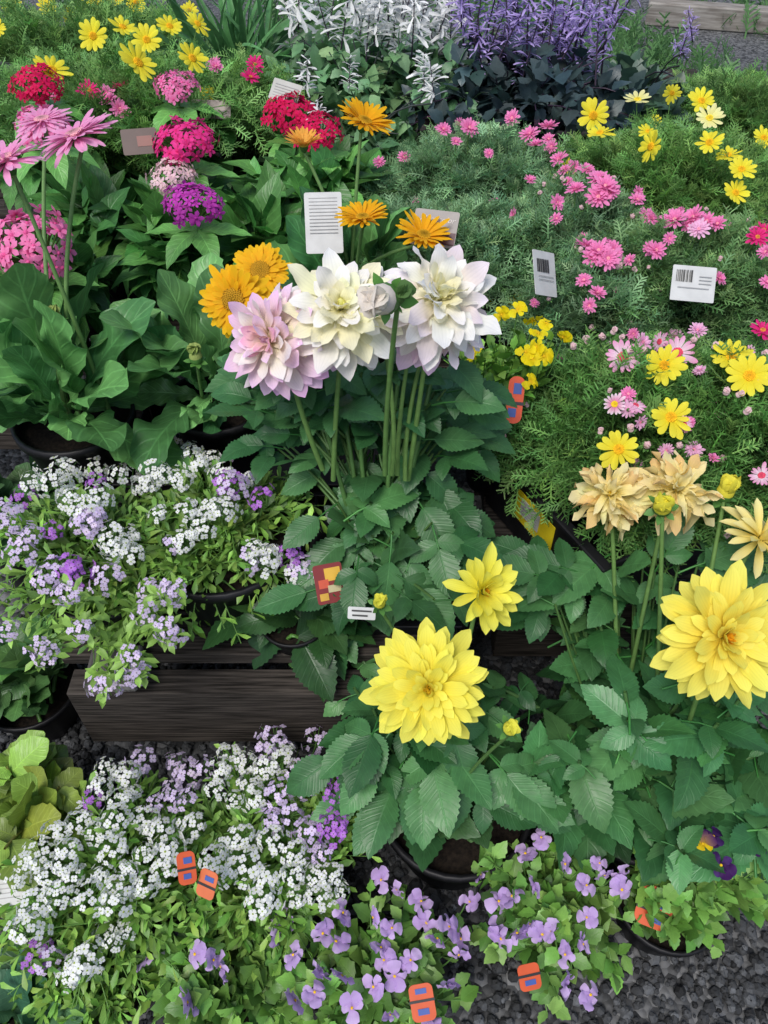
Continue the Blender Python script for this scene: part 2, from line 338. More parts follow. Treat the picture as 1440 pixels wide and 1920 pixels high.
# ---------------------------------------------------------------- plant base
def plant(name,label,cat,cpx,cpy,ztop,rx,ry,drop,zb,potr=.07,poth=.12,group=None,pot=True,off=(0,0)):
    c=PZ(cpx,cpy,ztop); root=empty(name,(c[0]+off[0],c[1]+off[1],zb)); tag(root,label,cat,group)
    pl=dict(root=root,c=c,rx=rx,ry=ry,drop=drop,z=ztop,b=np.array([c[0]+off[0],c[1]+off[1],zb+poth*.85]),potr=potr,g=Geo())
    if pot:
        g=Geo(); h=poth;r=potr
        lathe(g,[(.001,0.002),(r*.74,.002),(r*.76,.01),(r*.97,h*.86),(r*1.04,h*.87),(r*1.05,h),(r*.98,h),(r*.96,h*.88),(r*.92,h*.7)],32,c=tuple(root.location)); obj('pot',g,POT,root)
        g=Geo(); lathe(g,[(r*.95,h*.84),(r*.6,h*.86),(r*.3,h*.88),(.001,h*.87)],20,c=tuple(root.location)); obj('soil',g,SOIL,root)
    return pl
def dz(pl,x,y):
    c=pl['c']; r2=((x-c[0])/pl['rx'])**2+((y-c[1])/pl['ry'])**2
    return pl['z']-pl['drop']*min(r2,2.5)
def surf(pl,px,py,lift=0):
    z=pl['z']
    for _ in range(7):
        p=PZ(px,py,z+lift); z=.5*z+.5*dz(pl,p[0],p[1])
    return PZ(px,py,z+lift)
def fol(pl,n,nl,t0,tp,size,cols,sr=.0015,scol=(.1,.25,.05),ca=.5,up=.25,zj=.02,lift=.4,out=.3,R=1.0,pair=False,jn=.3,tpow=1,dark=.35,sj=.3,bump=1.0):
    g=pl['g']; c=pl['c']; rr=np.sqrt(rng.random(n))*R; a=rng.uniform(0,6.28,n)
    x=c[0]+rr*np.cos(a)*pl['rx']; y=c[1]+rr*np.sin(a)*pl['ry']; z=pl['z']-pl['drop']*rr**2-np.abs(rng.normal(0,zj,n))
    z=z+bump*(.018*np.sin(x*37+y*21)+.012*np.sin(y*53-x*11))
    E=np.stack([x,y,z],1); B=pl['b'][None]+np.stack([rng.normal(0,pl['potr']*.35,n),rng.normal(0,pl['potr']*.35,n),0*x],1)
    d=E-B; Cn=B+d*np.array([out,out,0])+np.array([0,0,1])*np.linalg.norm(d,axis=1)[:,None]*lift+rng.normal(0,.01,(n,3))
    for i in range(n):
        t=np.linspace(0,1,6)[:,None]; tube(g,(1-t)**2*B[i]+2*t*(1-t)*Cn[i]+t*t*E[i],sr*1.3,sr*.7,scol,4)
    t=t0+(1-t0)*((np.arange(nl)+.5)/nl)**tpow; t=t[None]+rng.uniform(-.03,.03,(n,nl)); t=np.clip(t,0,1)[:,:,None]
    P=(1-t)**2*B[:,None]+2*t*(1-t)*Cn[:,None]+t*t*E[:,None]; Tg=nrm(2*(1-t)*(Cn-B)[:,None]+2*t*(E-Cn)[:,None])
    ph=(np.arange(nl)*(np.pi if pair else 2.4))[None]+rng.uniform(0,6.28,(n,1))+rng.normal(0,.3,(n,nl))
    if pair: ph=ph+(np.arange(nl)//2*1.57)[None]; 
    s1=nrm(np.cross(Tg,np.array([.3,.2,.93]))); s2=np.cross(Tg,s1); rad=s1*np.cos(ph)[:,:,None]+s2*np.sin(ph)[:,:,None]
    D=nrm(Tg*ca+rad*(1-ca)+np.array([0,0,up])+rng.normal(0,.12,P.shape)); Nn=np.array([0,0,1])+rng.normal(0,jn,P.shape)
    k=n*nl; S=size*rng.uniform(1-sj,1+sj,k)*np.tile(np.linspace(1.1,.75,nl),n)
    m=rng.random((k,1)); C=np.array(cols[0])*(1-m)+np.array(cols[1])*m; C=C*rng.uniform(.75,1.25,(k,1))*np.tile(np.linspace(1-dark,1.1,nl),n)[:,None]*np.repeat(rng.uniform(.8,1.2,n),nl)[:,None]  # inner leaves tinted darker: shade inside the plant put into the colour
    C=C*(1+rng.normal(0,.08,(k,3))*np.array([1,.2,1]))
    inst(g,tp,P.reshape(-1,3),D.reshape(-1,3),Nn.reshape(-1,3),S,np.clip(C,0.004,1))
def fstem(pl,pos,r=.0013,col=(.14,.3,.07),own=None,frm=None,n=7,lift=.45,out=.25,sides=6,jit=.005,r1=None):
    B=pl['b']+np.array([rng.normal(0,pl['potr']*.3),rng.normal(0,pl['potr']*.3),0]) if frm is None else np.array(frm)
    pts=bez(B,pos,lift,out,n,jit)
    g=Geo() if own else pl['g']; tube(g,pts,r*1.15,r1 or r*.85,col,sides)
    if own: obj(own,g,FINE,pl['root'])
def done(pl,mat=LEAF,name='foliage'): obj(name,pl['g'],mat,pl['root'])
CAM=np.array([0,0,H])
def tocam(p,k=.5,up=.6,j=.2):
    return nrm(nrm(CAM-np.array(p))*k+np.array([0,0,up])+rng.normal(0,j,3))
def scatter(pl,key,m,r,lift=.02,k=.4,up=.6,j=.35,name='flower',R=.95,front=0):
    for i in range(m):
        a=rng.uniform(0,6.28); q=math.sqrt(rng.random())*R; x=pl['c'][0]+q*math.cos(a)*pl['rx']; y=pl['c'][1]+q*math.sin(a)*pl['ry']-front*pl['ry']
        p=np.array([x,y,dz(pl,x,y)+rng.uniform(lift*.7,lift*1.8)]); put(pl,key,p,r*rng.uniform(.7,1.2),tocam(p,k,up,j),name)
# ================================================================ SETTING
g=Geo(); s=60
g.add([(-s,-s,0),(s,-s,0),(s,s,0),(-s,s,0)],[(0,1,2,3)]); o=obj('gravel_ground',g,GRAV); o['kind']='structure'
g=Geo()
stt=[]
for i in range(5):
    V=[];n=6
    for k,(rr,z) in enumerate([(.15,-.45),(.8,-.3),(1,.05),(.65,.42),(.1,.5)]):
        for j in range(n): V.append((rr*math.cos(j/n*6.28)*random.uniform(.75,1.1)*.55,rr*math.sin(j/n*6.28)*random.uniform(.75,1.1)*.5,z*.8*random.uniform(.8,1.1)))
    stt.append(T(np.array(V),gridF(5,n,True),np.ones((30,3)),np.zeros((30,3))))
k=15000; P=np.stack([rng.uniform(-.75,.9,k),rng.uniform(.0,1.0,k),rng.uniform(0,.008,k)],1)
inst(g,stt,P,rng.normal(0,1,(k,3))*np.array([1,1,.4]),rng.normal(0,.5,(k,3))+np.array([0,0,1]),rng.gamma(4,.0024,k)+.003,np.ones((k,3))*rng.gamma(3,.015,(k,1))*np.array([.95,1,1.06])+.007)
o=obj('loose_gravel',g,STONE,smooth=False); o['kind']='stuff'; tag(o,'loose dark grey gravel chips on the ground in front of the pots','gravel')
# benches
def bench(name,label,x0,x1,y0,y1,zt,nsl,slw,posts,beamh=.15,group=None):
    root=empty(name,((x0+x1)/2,(y0+y1)/2,0)); tag(root,label,'bench')
    def pb(nm,c,s,m=WOOD,rz=0):
        g=Geo(); box(g,(0,0,0),s,0); me=mkmesh(nm,g,m,smooth=False); o=link(nm,me,root,tuple(np.array(c)-np.array(root.location))); o.rotation_euler.z=rz; bv=o.modifiers.new('bevel','BEVEL'); bv.width=.002; bv.segments=1
    for i in range(nsl):
        y=y0+.03+slw/2+(y1-y0-.06-slw)*i/max(1,nsl-1); e=rng.uniform(-.012,.012)
        pb('slat',((x0+x1)/2+e,y,zt-.0125+rng.uniform(-.003,0)),(x1-x0+rng.uniform(-.02,.01),slw,.025),rz=rng.normal(0,.006))
    pb('front_beam',((x0+x1)/2+.01,y0+.0,zt-.03-beamh/2),(x1-x0,.045,beamh))
    pb('rear_beam',((x0+x1)/2,y1-.03,zt-.03-beamh/2),(x1-x0-.02,.045,beamh))
    for x in posts:
        for y in (y0+.10,y1-.12): pb('post',(x,y,(zt-.03)/2),(.07,.07,zt-.03),WOODY)
    return root
rb=bench('plant_bench','low weathered timber bench carrying the white alyssum and white dahlia',-.49,.12,.635,1.24,.30,7,.070,(-.44,-.05,.07))
g=Geo(); box(g,(0,0,0),(.075,.07,.022)); o=link('plank_end',mkmesh('plank_end',g,plain('pale_weathered_timber',(.2,.19,.18),.9,.5,9,.2,.6,(.06,.055,.05),(14,1.4,14)),smooth=False),rb,tuple(np.array([-.40,.63,.3125])-np.array(rb.location))); o.rotation_euler.z=.05; bv=o.modifiers.new('b','BEVEL'); bv.width=.003
bench('plant_bench','rear timber staging under the pentas, gerberas and marguerites',-1.75,1.15,1.27,3.2,.38,14,.09,(-1.4,-.5,.4,1.05))
bench('plant_bench','timber bench at right under the mixed pink and yellow daisies',.185,1.1,.80,1.24,.30,5,.075,(.4,1.0))
def tray(label,x0,x1,y0,y1,z,h):
    cx,cy=(x0+x1)/2,(y0+y1)/2; r=empty('nursery_tray',(cx,cy,z)); tag(r,label,'tray')
    def p(nm,c,s):
        g=Geo(); box(g,(0,0,0),s); o=link(nm,mkmesh(nm,g,POT,smooth=False),r,c); bv=o.modifiers.new('b','BEVEL'); bv.width=.0015
    w,d=x1-x0,y1-y0
    p('tray_floor',(0,0,.003),(w-.012,d-.012,.003))
    for s in(-1,1): p('tray_wall',(s*w/2,0,h/2),(.004,d,h)); p('tray_wall',(0,s*d/2,h/2),(w-.006,.004,h))
    for s in(-1,1): p('rim',(0,s*(d/2+.004),h),(w+.02,.012,.005))
tray('black plastic tray under the gerberas on the front bench',-.47,.11,.99,1.22,.302,.05)
tray('flat black tray under the white dahlia on the front bench',-.12,.11,.70,.975,.302,.03)
# ================================================================ PROTOTYPES
Yb,Yt=(.88,.7,.02),(.92,.84,.07)
proto('yd',daisy(Yb,Yt,(.8,.45,.02),13,1,.19,14),3)
proto('yp',daisy((.9,.82,.25),(.92,.88,.45),(.8,.6,.05),13,1,.18,18),2)
proto('pk',daisy((.9,.22,.5),(.9,.30,.58),(.8,.35,.4),14,3,.15,14,.16),3)
proto('pl',daisy((.9,.5,.7),(.9,.52,.74),(.8,.3,.4),14,3,.15,14,.16),2)
proto('rd',daisy((.75,.02,.16),(.8,.04,.26),(.6,.25,.05),14,2,.15,12,.2),2)
proto('pw',daisy((.9,.84,.87),(.9,.34,.6),(.65,.08,.14),15,1,.15,5,.34),2)
proto('pwy',daisy((.7,.08,.3),(.9,.78,.84),(.8,.55,.03),15,1,.15,5,.3),2)
proto('go',gerbera((.9,.40,.01),(.92,.56,.015),(.50,.27,.02),3,3,.12,1.4),2)
proto('gocup',gerbera((.9,.4,.01),(.92,.52,.015),(.6,.33,.02),22),2)
proto('gopale',gerbera((.9,.55,.1),(.9,.45,.08),(.6,.45,.05),38,3),1)
proto('gp',gerbera((.92,.30,.58),(.92,.44,.70),(.8,.4,.45),4,3,.095),2)
DR=[(18,.1,-.04,.92,-8,1),(17,.1,.0,.88,6,1),(15,.09,.03,.76,16,.99),(13,.08,.05,.62,27,.98),(11,.06,.06,.49,40,.97),(10,.04,.07,.37,54,.95),(8,.03,.07,.28,68,.92)]
proto('dy',dahlia(DR,(.9,.74,.04),(.92,.88,.15),.145,.22,.05,(.88,.62,.04),shape=PQ,csz=.7,jit=.14,wave=.14,nv=10),1)
proto('dy2',dahlia(DR,(.9,.66,.04),(.92,.87,.17),.15,.2,.1,(.86,.45,.02),shape=PQ,jit=.16,csz=.8,wave=.14,nv=10),1)
proto('dys',dahlia([(10,.1,0,.95,5,1),(9,.1,.04,.9,25,1),(8,.08,.06,.75,45,.97),(6,.05,.08,.6,62,.92)],(.88,.78,.05),(.92,.89,.14),.16,.35,-.1,shape=PQ,jit=.16,wave=.14),1)
WR=[(17,.1,-.12,.93,-48,1),(17,.1,-.07,.96,-28,1),(17,.1,-.02,.96,-10,1),(16,.09,.03,.9,6,1),(14,.08,.07,.8,22,1),(12,.07,.1,.68,38,1),(10,.05,.11,.56,53,1),(8,.03,.11,.46,70,1)]
wt=(.93,.905,.915); lil=(.88,.64,.88); cr_=(.93,.89,.66); blush=(.92,.80,.90)
proto('dw',dahlia(WR,(.92,.86,.38),wt,.18,.12,.15,(.9,.84,.35),shape=PP,jit=.2,wave=.36,nv=13,tips=[lil,blush,wt,cr_,cr_,wt,cr_,cr_],cs=.6),1)
proto('dw2',dahlia(WR,(.92,.86,.42),wt,.18,.12,.1,(.9,.86,.5),shape=PP,jit=.2,wave=.36,nv=13,tips=[lil,lil,blush,wt,blush,wt,cr_,cr_],cs=.6),1)
proto('dl',dahlia(WR,(.92,.84,.5),(.87,.60,.86),.18,.12,.05,(.9,.6,.75),shape=PP,jit=.17,wave=.3,nv=13,tips=[lil,(.84,.5,.82),lil,(.92,.80,.88),(.87,.56,.84),(.92,.84,.84),lil,(.86,.42,.64)],cs=.9),1)
proto('dt',dahlia(WR[1:7],(.91,.78,.24),(.91,.76,.42),.13,.5,.45,(.88,.66,.06),shape=PQ,jit=.3,wave=.3,crumple=.7,tips=[(.84,.56,.26),(.91,.78,.46),(.91,.82,.46)]),2)
proto('dt2',dahlia([(14,.1,0,1,0,1),(12,.1,.03,.9,20,1),(9,.1,.05,.8,45,1)],(.9,.72,.15),(.91,.82,.38),.12,.5,.2,(.85,.55,.05),jit=.2,shape=PQ),1)
proto('by',budp((.8,.76,.08),(.45,.55,.06)),1); proto('byo',budp((.88,.8,.08),(.7,.7,.08),1.),1)
proto('bw',budp((.88,.8,.72),(.65,.68,.42)),1); proto('bg',budp((.4,.5,.15),(.16,.36,.07)),1); proto('bd',budp((.1,.2,.06),(.07,.16,.04)),1)
proto('bpk',budp((.9,.64,.68),(.65,.7,.45)),1)
proto('aw',clusterp(4,(.92,.93,.93),(.9,.92,.86),18,.225,.58,(.40,.50,.10),.55,spread=.95,rj=.14,pj=.3,cz=1.0),5)
proto('al',clusterp(4,(.70,.56,.86),(.88,.80,.92),17,.22,.6,(.45,.32,.45),.55,spread=.95,rj=.14,pj=.3),4)
proto('ap',clusterp(4,(.45,.14,.66),(.62,.34,.76),17,.22,.6,(.3,.15,.3),.55,spread=.95,rj=.14,pj=.3),3)
for kx,c1,c2 in (('pr',(.78,.015,.13),(.6,.01,.07)),('ph',(.9,.06,.34),(.75,.03,.2)),('pp',(.65,.08,.55),(.5,.04,.4)),('pi',(.92,.30,.56),(.88,.14,.4)),('pf',(.9,.56,.66),(.85,.65,.62))):
    proto(kx,clusterp(5,c1,c2,58,.215,.6,c2,.3,spread=1.05,rj=.1,pj=.25),3)
proto('vl',violap((.60,.42,.78),(.70,.52,.84),(.46,.28,.60)),8); proto('vd',violap((.07,.02,.13),(.08,.03,.18),(.03,.01,.06)),2)
proto('vy',violap((.08,.02,.14),(.88,.66,.01),(.6,.35,.01)),1); proto('vyy',violap((.92,.78,.01),(.92,.82,.02),(.75,.45,.01)),3)
proto('sw',spikep((.93,.93,.93),(.9,.92,.88),12,.12,(.4,.8),(-.2,.8)),4); proto('sp',spikep((.58,.46,.84),(.26,.18,.50),14,.085,(.26,.5),(-.1,.8)),4)
# ================================================================ PLANTS
FG=[(.13,.30,.07),(.29,.52,.15)]
FB=[(.16,.33,.14),(.31,.52,.27)]
def marg(label,cpx,cpy,z,rx,ry,drop,zb,n=130,cols=FG,size=.045,name='marguerite_plant',nl=15,extra=None,**k):
    pl=plant(name,label,'daisy plant',cpx,cpy,z,rx,ry,drop,zb,.085,.12,**k)
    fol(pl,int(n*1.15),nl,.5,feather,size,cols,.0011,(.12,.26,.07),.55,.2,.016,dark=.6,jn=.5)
    for key,m,r in (extra or []): scatter(pl,key,m,r,.022,name='bud' if key=='bpk' else 'flower')
    return pl
def flowers(pl,key,pts,r,lift=.03,k=.45,up=.6,j=.25,name='flower',stem=True,rj=.12):
    for q in pts:
        px,py=q[0],q[1]; rr=q[2] if len(q)>2 else r
        p=surf(pl,px,py,lift+random.uniform(-.010,.014))
        n=q[3] if len(q)>3 else tocam(p,k,up,j)
        R=rr*(1+random.uniform(-rj,rj))
        if stem: fstem(pl,p-nrm(n)*R*.25,.0011,frm=p*np.array([1,1,1])*.75+pl['b']*.25-np.array([0,0,.04]),n=5,lift=.2,out=.5)
        put(pl,key,p,R,n,name)
# -- top left yellow daisies
pl=marg('large yellow daisy bush in the far top left corner',215,115,.74,.42,.34,.08,.38,200,[(.12,.29,.06),(.26,.50,.15)],.05)
flowers(pl,'yd',[(20,10),(90,12),(178,8),(135,33),(230,52),(175,68),(275,75),(318,50),(355,20),(370,45),(215,0),(255,5),(360,110),(97,132,.036),(258,118,.042)],.033,.05,k=.5,up=.5)
done(pl,FINE)
pl=marg('yellow daisy bush behind the others along the top left edge',120,10,.72,.4,.28,.08,.38,140,extra=[('yd',8,.028)],size=.05); done(pl,FINE)
pl=plant('grass_clump','clump of arching grass blades beyond the daisies at the top','grass plant',440,60,.66,.16,.16,.06,.38,.08,.13)
nb=110; D=rng.normal(0,.6,(nb,3))*np.array([1,1,.2])+np.array([0,0,1]); inst(pl['g'],bla_leaf,pl['b']+rng.normal(0,.03,(nb,3))*np.array([1,1,.1]),D,rng.normal(0,1,(nb,3)),rng.uniform(.22,.42,nb),np.array((.1,.26,.09))*rng.uniform(.6,1.3,(nb,1))); done(pl)
pl=marg('small pink and crimson daisy bush beneath the far yellow daisies',180,185,.68,.24,.14,.08,.38,110)
flowers(pl,'rd',[(168,170),(228,163),(5,205)],.024); flowers(pl,'pk',[(205,188),(225,205),(200,178),(30,100),(20,92),(100,185)],.022)
done(pl,FINE)
pl=marg('pink daisy bush beside the white tag and white spurflower',455,125,.70,.20,.2,.08,.38,130)
flowers(pl,'pk',[(437,90),(405,125),(430,80),(400,118),(350,150)],.022); flowers(pl,'rd',[(470,145),(478,122)],.021); flowers(pl,'yd',[(388,178)],.02)
done(pl,FINE)
# -- pentas
PG=[(.055,.20,.045),(.15,.39,.09)]
def pentas(label,cpx,cpy,z,rx,ry,drop,zb,cl,n=16,size=.12,nl=9,cols=PG):
    pl=plant('star_cluster_plant',label,'pentas plant',cpx,cpy,z,rx,ry,drop,zb,.08,.13)
    fol(pl,n,nl,.3,pen_leaf,size,cols,.003,(.1,.26,.05),.25,.15,.02,pair=True,jn=.25,dark=.5)
    for key,px,py,Y,r in cl:
        p=PYY(px,py,Y); fstem(pl,p-np.array([0,0,r*.5]),.0025,(.12,.26,.07))
        inst(pl['g'],pen_leaf,np.repeat((p-np.array([0,0,r*.8]))[None],6,0),np.stack([np.cos(np.arange(6)*1.05+1),np.sin(np.arange(6)*1.05+1),0*np.arange(6)+.05],1),np.array([0,0,1]),size*.85,np.array(cols[1])*1.1)
        put(pl,key,p,r,tocam(p,.3,1,.12),'flower_cluster')
    done(pl)
pentas('pentas with a flat pink flower head behind the hot pink one',320,235,.62,.2,.15,.06,.38,[('pi',330,165,1.82,.050)],20)
pentas('pentas with a dark red flower head at the upper left edge',95,235,.62,.22,.18,.06,.38,[('pr',72,163,1.75,.052),('pi',80,238,1.55,.052)],22)
pentas('pentas with hot pink, pale pink and purple flower heads',345,400,.57,.19,.19,.08,.38,[('ph',345,272,1.62,.068),('pf',325,335,1.55,.048),('pp',362,388,1.42,.058)],26,.125)
pentas('pentas with twin crimson flower heads beside the yellow gerberas',575,300,.62,.2,.2,.07,.38,[('pr',545,218,1.82,.066),('pr',598,252,1.72,.054)],24,.12)
pentas('pentas with a wide pink flower head at the left edge',60,500,.56,.19,.16,.08,.38,[('pi',62,465,1.30,.080)],22,.12)
pentas('flowerless leafy pentas in the middle of the staging',505,420,.56,.17,.17,.08,.38,[],20,.12)
pentas('flowerless leafy pentas left of the hot pink flower heads',190,380,.58,.17,.15,.08,.38,[],20,.12)
# -- gerberas
GG=[(.045,.16,.05),(.16,.38,.11)]
def gerb(label,cpx,cpy,z,rx,ry,zb,n,size,potr=.09,e0=1.3,e1=.35):
    pl=plant('gerbera_plant',label,'gerbera',cpx,cpy,z,rx,ry,.1,zb,potr,.14); b=pl['b']
    i=np.arange(n); a=i*2.4+rng.normal(0,.2,n); el=np.linspace(e0,e1,n)+rng.normal(0,.18,n)
    D=np.stack([np.cos(a)*np.cos(el),np.sin(a)*np.cos(el)*1.0,np.sin(el)],1)
    P=b+np.stack([np.cos(a)*.02,np.sin(a)*.02,0*a+.02+.04*(n-i)/n],1)
    L=size*(.6+.6*rng.random(n)); m=rng.random((n,1))
    inst(pl['g'],ger_leaf,P,D,np.array([0,0,1.])+rng.normal(0,.35,(n,3)),L,(np.array(GG[0])*m+np.array(GG[1])*(1-m))*rng.uniform(.6,1.35,(n,1)))
    return pl
def gflower(pl,key,px,py,Y,r,n,label=None,lift=.5,stem=True):
    p=PYY(px,py,Y); n=nrm(n); fstem(pl,p-n*r*.27,.0036,(.17,.32,.1),own='stem',lift=lift,out=.15,n=12,sides=8,r1=.003); put(pl,key,p,r,n,'flower',label=label)
pl=gerb('gerbera with tall pink blooms and broad lobed leaves at the left',120,730,.5,.3,.25,.306,32,.21,.10)
gflower(pl,'gp',142,258,1.2,.062,(-.3,.0,1)); gflower(pl,'gp',12,305,1.1,.054,(-.3,.0,1)); gflower(pl,'gp',80,228,1.35,.05,(-.1,.0,1))
p=PYY(103,590,1.08); fstem(pl,p-np.array([0,0,.016]),.003,(.17,.32,.1),own='stem'); put(pl,'bg',p,.016,(0,0,1),'bud')
done(pl)
pl=gerb('gerbera with deep yellow open blooms left of the white dahlias',400,700,.5,.25,.2,.306,30,.185)
gflower(pl,'go',440,562,1.00,.050,(-.12,-.85,.5)); gflower(pl,'go',488,510,1.10,.046,(.05,-.6,.8))
p=PYY(366,665,1.0); fstem(pl,p-np.array([0,0,.016]),.003,(.17,.32,.1),own='stem'); put(pl,'bg',p,.017,(0,0,1),'bud')
done(pl)
pl=gerb('gerbera with tall orange yellow blooms seen side on at the centre',660,510,.56,.25,.2,.306,30,.2)
gflower(pl,'gocup',680,412,1.25,.047,(0,0,1)); gflower(pl,'gocup',793,445,1.25,.05,(.2,-.15,1)); gflower(pl,'gocup',682,232,1.42,.052,(.35,-.1,.9)); gflower(pl,'gopale',570,275,1.42,.038,(0,0,1))
done(pl)
# -- plectranthus
def plec(label,cpx,cpy,z,rx,ry,zb,key,pts,cols,Y,size=.055,n=40,r=.06,sc=(.08,.09,.09)):
    pl=plant('spurflower_plant',label,'spurflower',cpx,cpy,z,rx,ry,.1,zb,.09,.14)
    fol(pl,n,16,.25,vio_leaf,size,cols,.002,sc,.3,.1,.02,pair=True,jn=.35,dark=.4,lift=.5)
    for q in pts:
        px,py=q[:2]; p=PYY(px,py,(q[2] if len(q)>2 else Y)+random.uniform(-.12,.12)); fstem(pl,p-np.array([0,0,r]),.002,sc); put(pl,key,p,r*random.uniform(.75,1.15),tocam(p,.1,1,.22),'flower_spike')
    done(pl)
WG=[(.09,.21,.09),(.19,.36,.16)]
plec('white flowering spurflower at the top centre of the display',700,70,.74,.36,.28,.38,'sw',[(560,8),(600,12),(650,20),(680,35),(720,55),(760,25),(835,30),(700,10),(740,40),(690,62),(775,55),(800,20),(815,65),(540,20),(620,35),(660,5),(730,10),(790,40),(710,30),(750,60),(845,60)],WG,2.22,.055,90,.075)
plec('low white flowering spurflower with a few drooping blooms beside the tag',660,200,.64,.24,.2,.38,'sw',[(575,145,1.85),(795,135,1.85),(655,140,1.85),(810,150,1.85),(600,225,1.7)],WG,1.9,.05,55,.045)
PD=[(.025,.05,.05),(.06,.095,.10)]
pp_=[(870,50),(900,95),(940,100),(960,60),(990,30),(1015,70),(1030,105),(1060,60),(1090,95),(1040,20),(1105,40),(1020,8),(950,20),(920,30),(1070,20),(1120,80),(880,15),(1150,20),(1000,110),(970,5),(1085,55),(930,65),(1045,85)]
pp_+=[(x+random.uniform(-25,25),y+random.uniform(-18,18)) for x,y in pp_]
plec('purple flowering spurflower with dark leaves at the top right of centre',985,90,.72,.35,.32,.38,'sp',pp_,PD,2.2,.065,90,.085,(.05,.03,.06))
plec('straggly purple spurflower with a leaning flower spike at the top right',1215,120,.64,.14,.17,.38,'sp',[(1285,75),(1295,48),(1275,95)],[(.06,.12,.08),(.1,.19,.12)],2.0,.08,20,.055,(.05,.03,.06))
# -- marguerites middle & right
pl=marg('grey green feathery daisy bush with few pink blooms beside the printed card',850,400,.64,.24,.22,.12,.38,250,FB,.042)
flowers(pl,'pl',[(880,320,.012),(970,348,.018),(972,360,.015),(1012,412,.012),(835,330,.01)],.012); done(pl,FINE)
pl=marg('pink daisy bush along the back of the feathery bushes',900,265,.65,.28,.26,.12,.38,250,FB,.045,extra=[('pk',12,.013)])
flowers(pl,'pk',[(765,232),(825,200,.030),(818,210),(890,212),(832,243),(880,240),(955,215,.026),(945,168),(1000,180,.030),(1022,172),(960,222),(1028,238,.026),(1005,272),(993,252),(855,266,.013),(700,275,.026),(715,247),(985,188),(800,215)],.021)
done(pl,FINE)
pl=marg('pink daisy bush in the middle between grey green and yellow daisies',1090,370,.66,.2,.26,.12,.38,230,FB,.045,extra=[('pk',12,.012),('bpk',12,.007)])
flowers(pl,'pk',[(1048,300),(1075,315),(1100,318),(1138,290,.026),(1150,312,.026),(1135,350,.024),(1122,336,.024),(1122,370,.024),(1080,355),(1045,380),(1195,375),(1215,408,.022),(1245,293),(1130,305,.02),(1145,362)],.018)
done(pl,FINE)
pl=marg('yellow daisy bush at the right behind the pink daisies',1270,260,.68,.3,.27,.1,.38,250,extra=[('yd',6,.022)])
flowers(pl,'yd',[(1060,182),(1112,217,.036,nrm((-.1,-.9,.5))),(1125,250,.028),(1260,175,.026),(1315,190),(1330,268),(1365,292),(1390,318),(1222,275,.03,nrm((-.9,-.3,.3))),(1215,247,.02),(1150,187,.014)],.028,.05)
flowers(pl,'yp',[(1195,188),(1330,222)],.028,.05); done(pl,FINE)
pl=marg('green bushy daisy plant without flowers at the far right edge',1420,165,.60,.30,.30,.08,.38,170)
done(pl,FINE)
pl=marg('deep pink daisy bush at the right edge above the barcode tag',1310,440,.65,.27,.19,.12,.38,240,[(.14,.31,.10),(.29,.50,.20)],extra=[('pk',18,.013),('bpk',14,.007)])
flowers(pl,'pk',[(1265,412,.022),(1300,408,.022),(1325,415),(1345,420),(1255,447,.013),(1290,420),(1230,470)],.018); flowers(pl,'rd',[(1432,432),(1420,445)],.02); flowers(pl,'pl',[(1310,430)],.02)
done(pl,FINE)
pl=marg('magenta daisy bush behind the barcode tag in the middle right',1115,505,.62,.16,.15,.1,.38,160,FB,extra=[('bpk',12,.007),('pk',8,.012)])
flowers(pl,'pk',[(1100,463,.024),(1122,470,.024),(1140,485,.022),(1112,482,.022),(1095,525,.015),(1120,550),(1150,470)],.018); done(pl,FINE)
MG=[(.10,.27,.06),(.24,.46,.13)]
pl=marg('mixed daisy bush with white rimmed pink blooms above the black crate',1190,695,.61,.215,.215,.17,.33,310,MG,.048,off=(.04,.0),extra=[('bpk',20,.0075),('pl',10,.012),('pk',8,.012),('pw',5,.014)])
flowers(pl,'pw',[(1168,670,.026),(1135,582),(1160,572)],.02,k=.8); flowers(pl,'pwy',[(1152,758,.015)],.012,k=.8); flowers(pl,'pl',[(1212,562),(1232,553),(1042,545),(1205,642,.014),(1130,575),(1185,560),(1240,575),(1195,605,.012)],.019)
flowers(pl,'yd',[(1245,685,.03),(1258,783,.031),(1160,843,.030)],.028,k=.8)
flowers(pl,'bpk',[(1125,600),(1130,632),(1150,622),(1180,610),(1195,590),(1175,592),(1215,605),(1160,650),(1122,560),(1110,615),(1075,650),(1205,660),(1090,585),(1100,640)],.0085,name='bud'); done(pl,FINE)
pl=marg('mixed daisy bush with crimson and yellow blooms cut by the right edge',1385,700,.61,.22,.23,.17,.33,290,MG,.048,extra=[('bpk',16,.0075),('pl',10,.012),('pk',8,.012),('pw',6,.014)])
flowers(pl,'yd',[(1370,670,.03),(1405,705,.034)],.028,k=.8); flowers(pl,'pw',[(1270,662,.025)],.02,k=.8); flowers(pl,'rd',[(1383,605,.016),(1402,592),(1425,596),(1430,620)],.02); flowers(pl,'pl',[(1260,570,.022),(1290,568,.022),(1310,575),(1308,620,.015),(1265,632,.016),(1280,590),(1330,560),(1300,600)],.019)
flowers(pl,'bpk',[(1385,740),(1362,735),(1400,772),(1330,610),(1340,650),(1300,640)],.0085,name='bud'); done(pl,FINE)
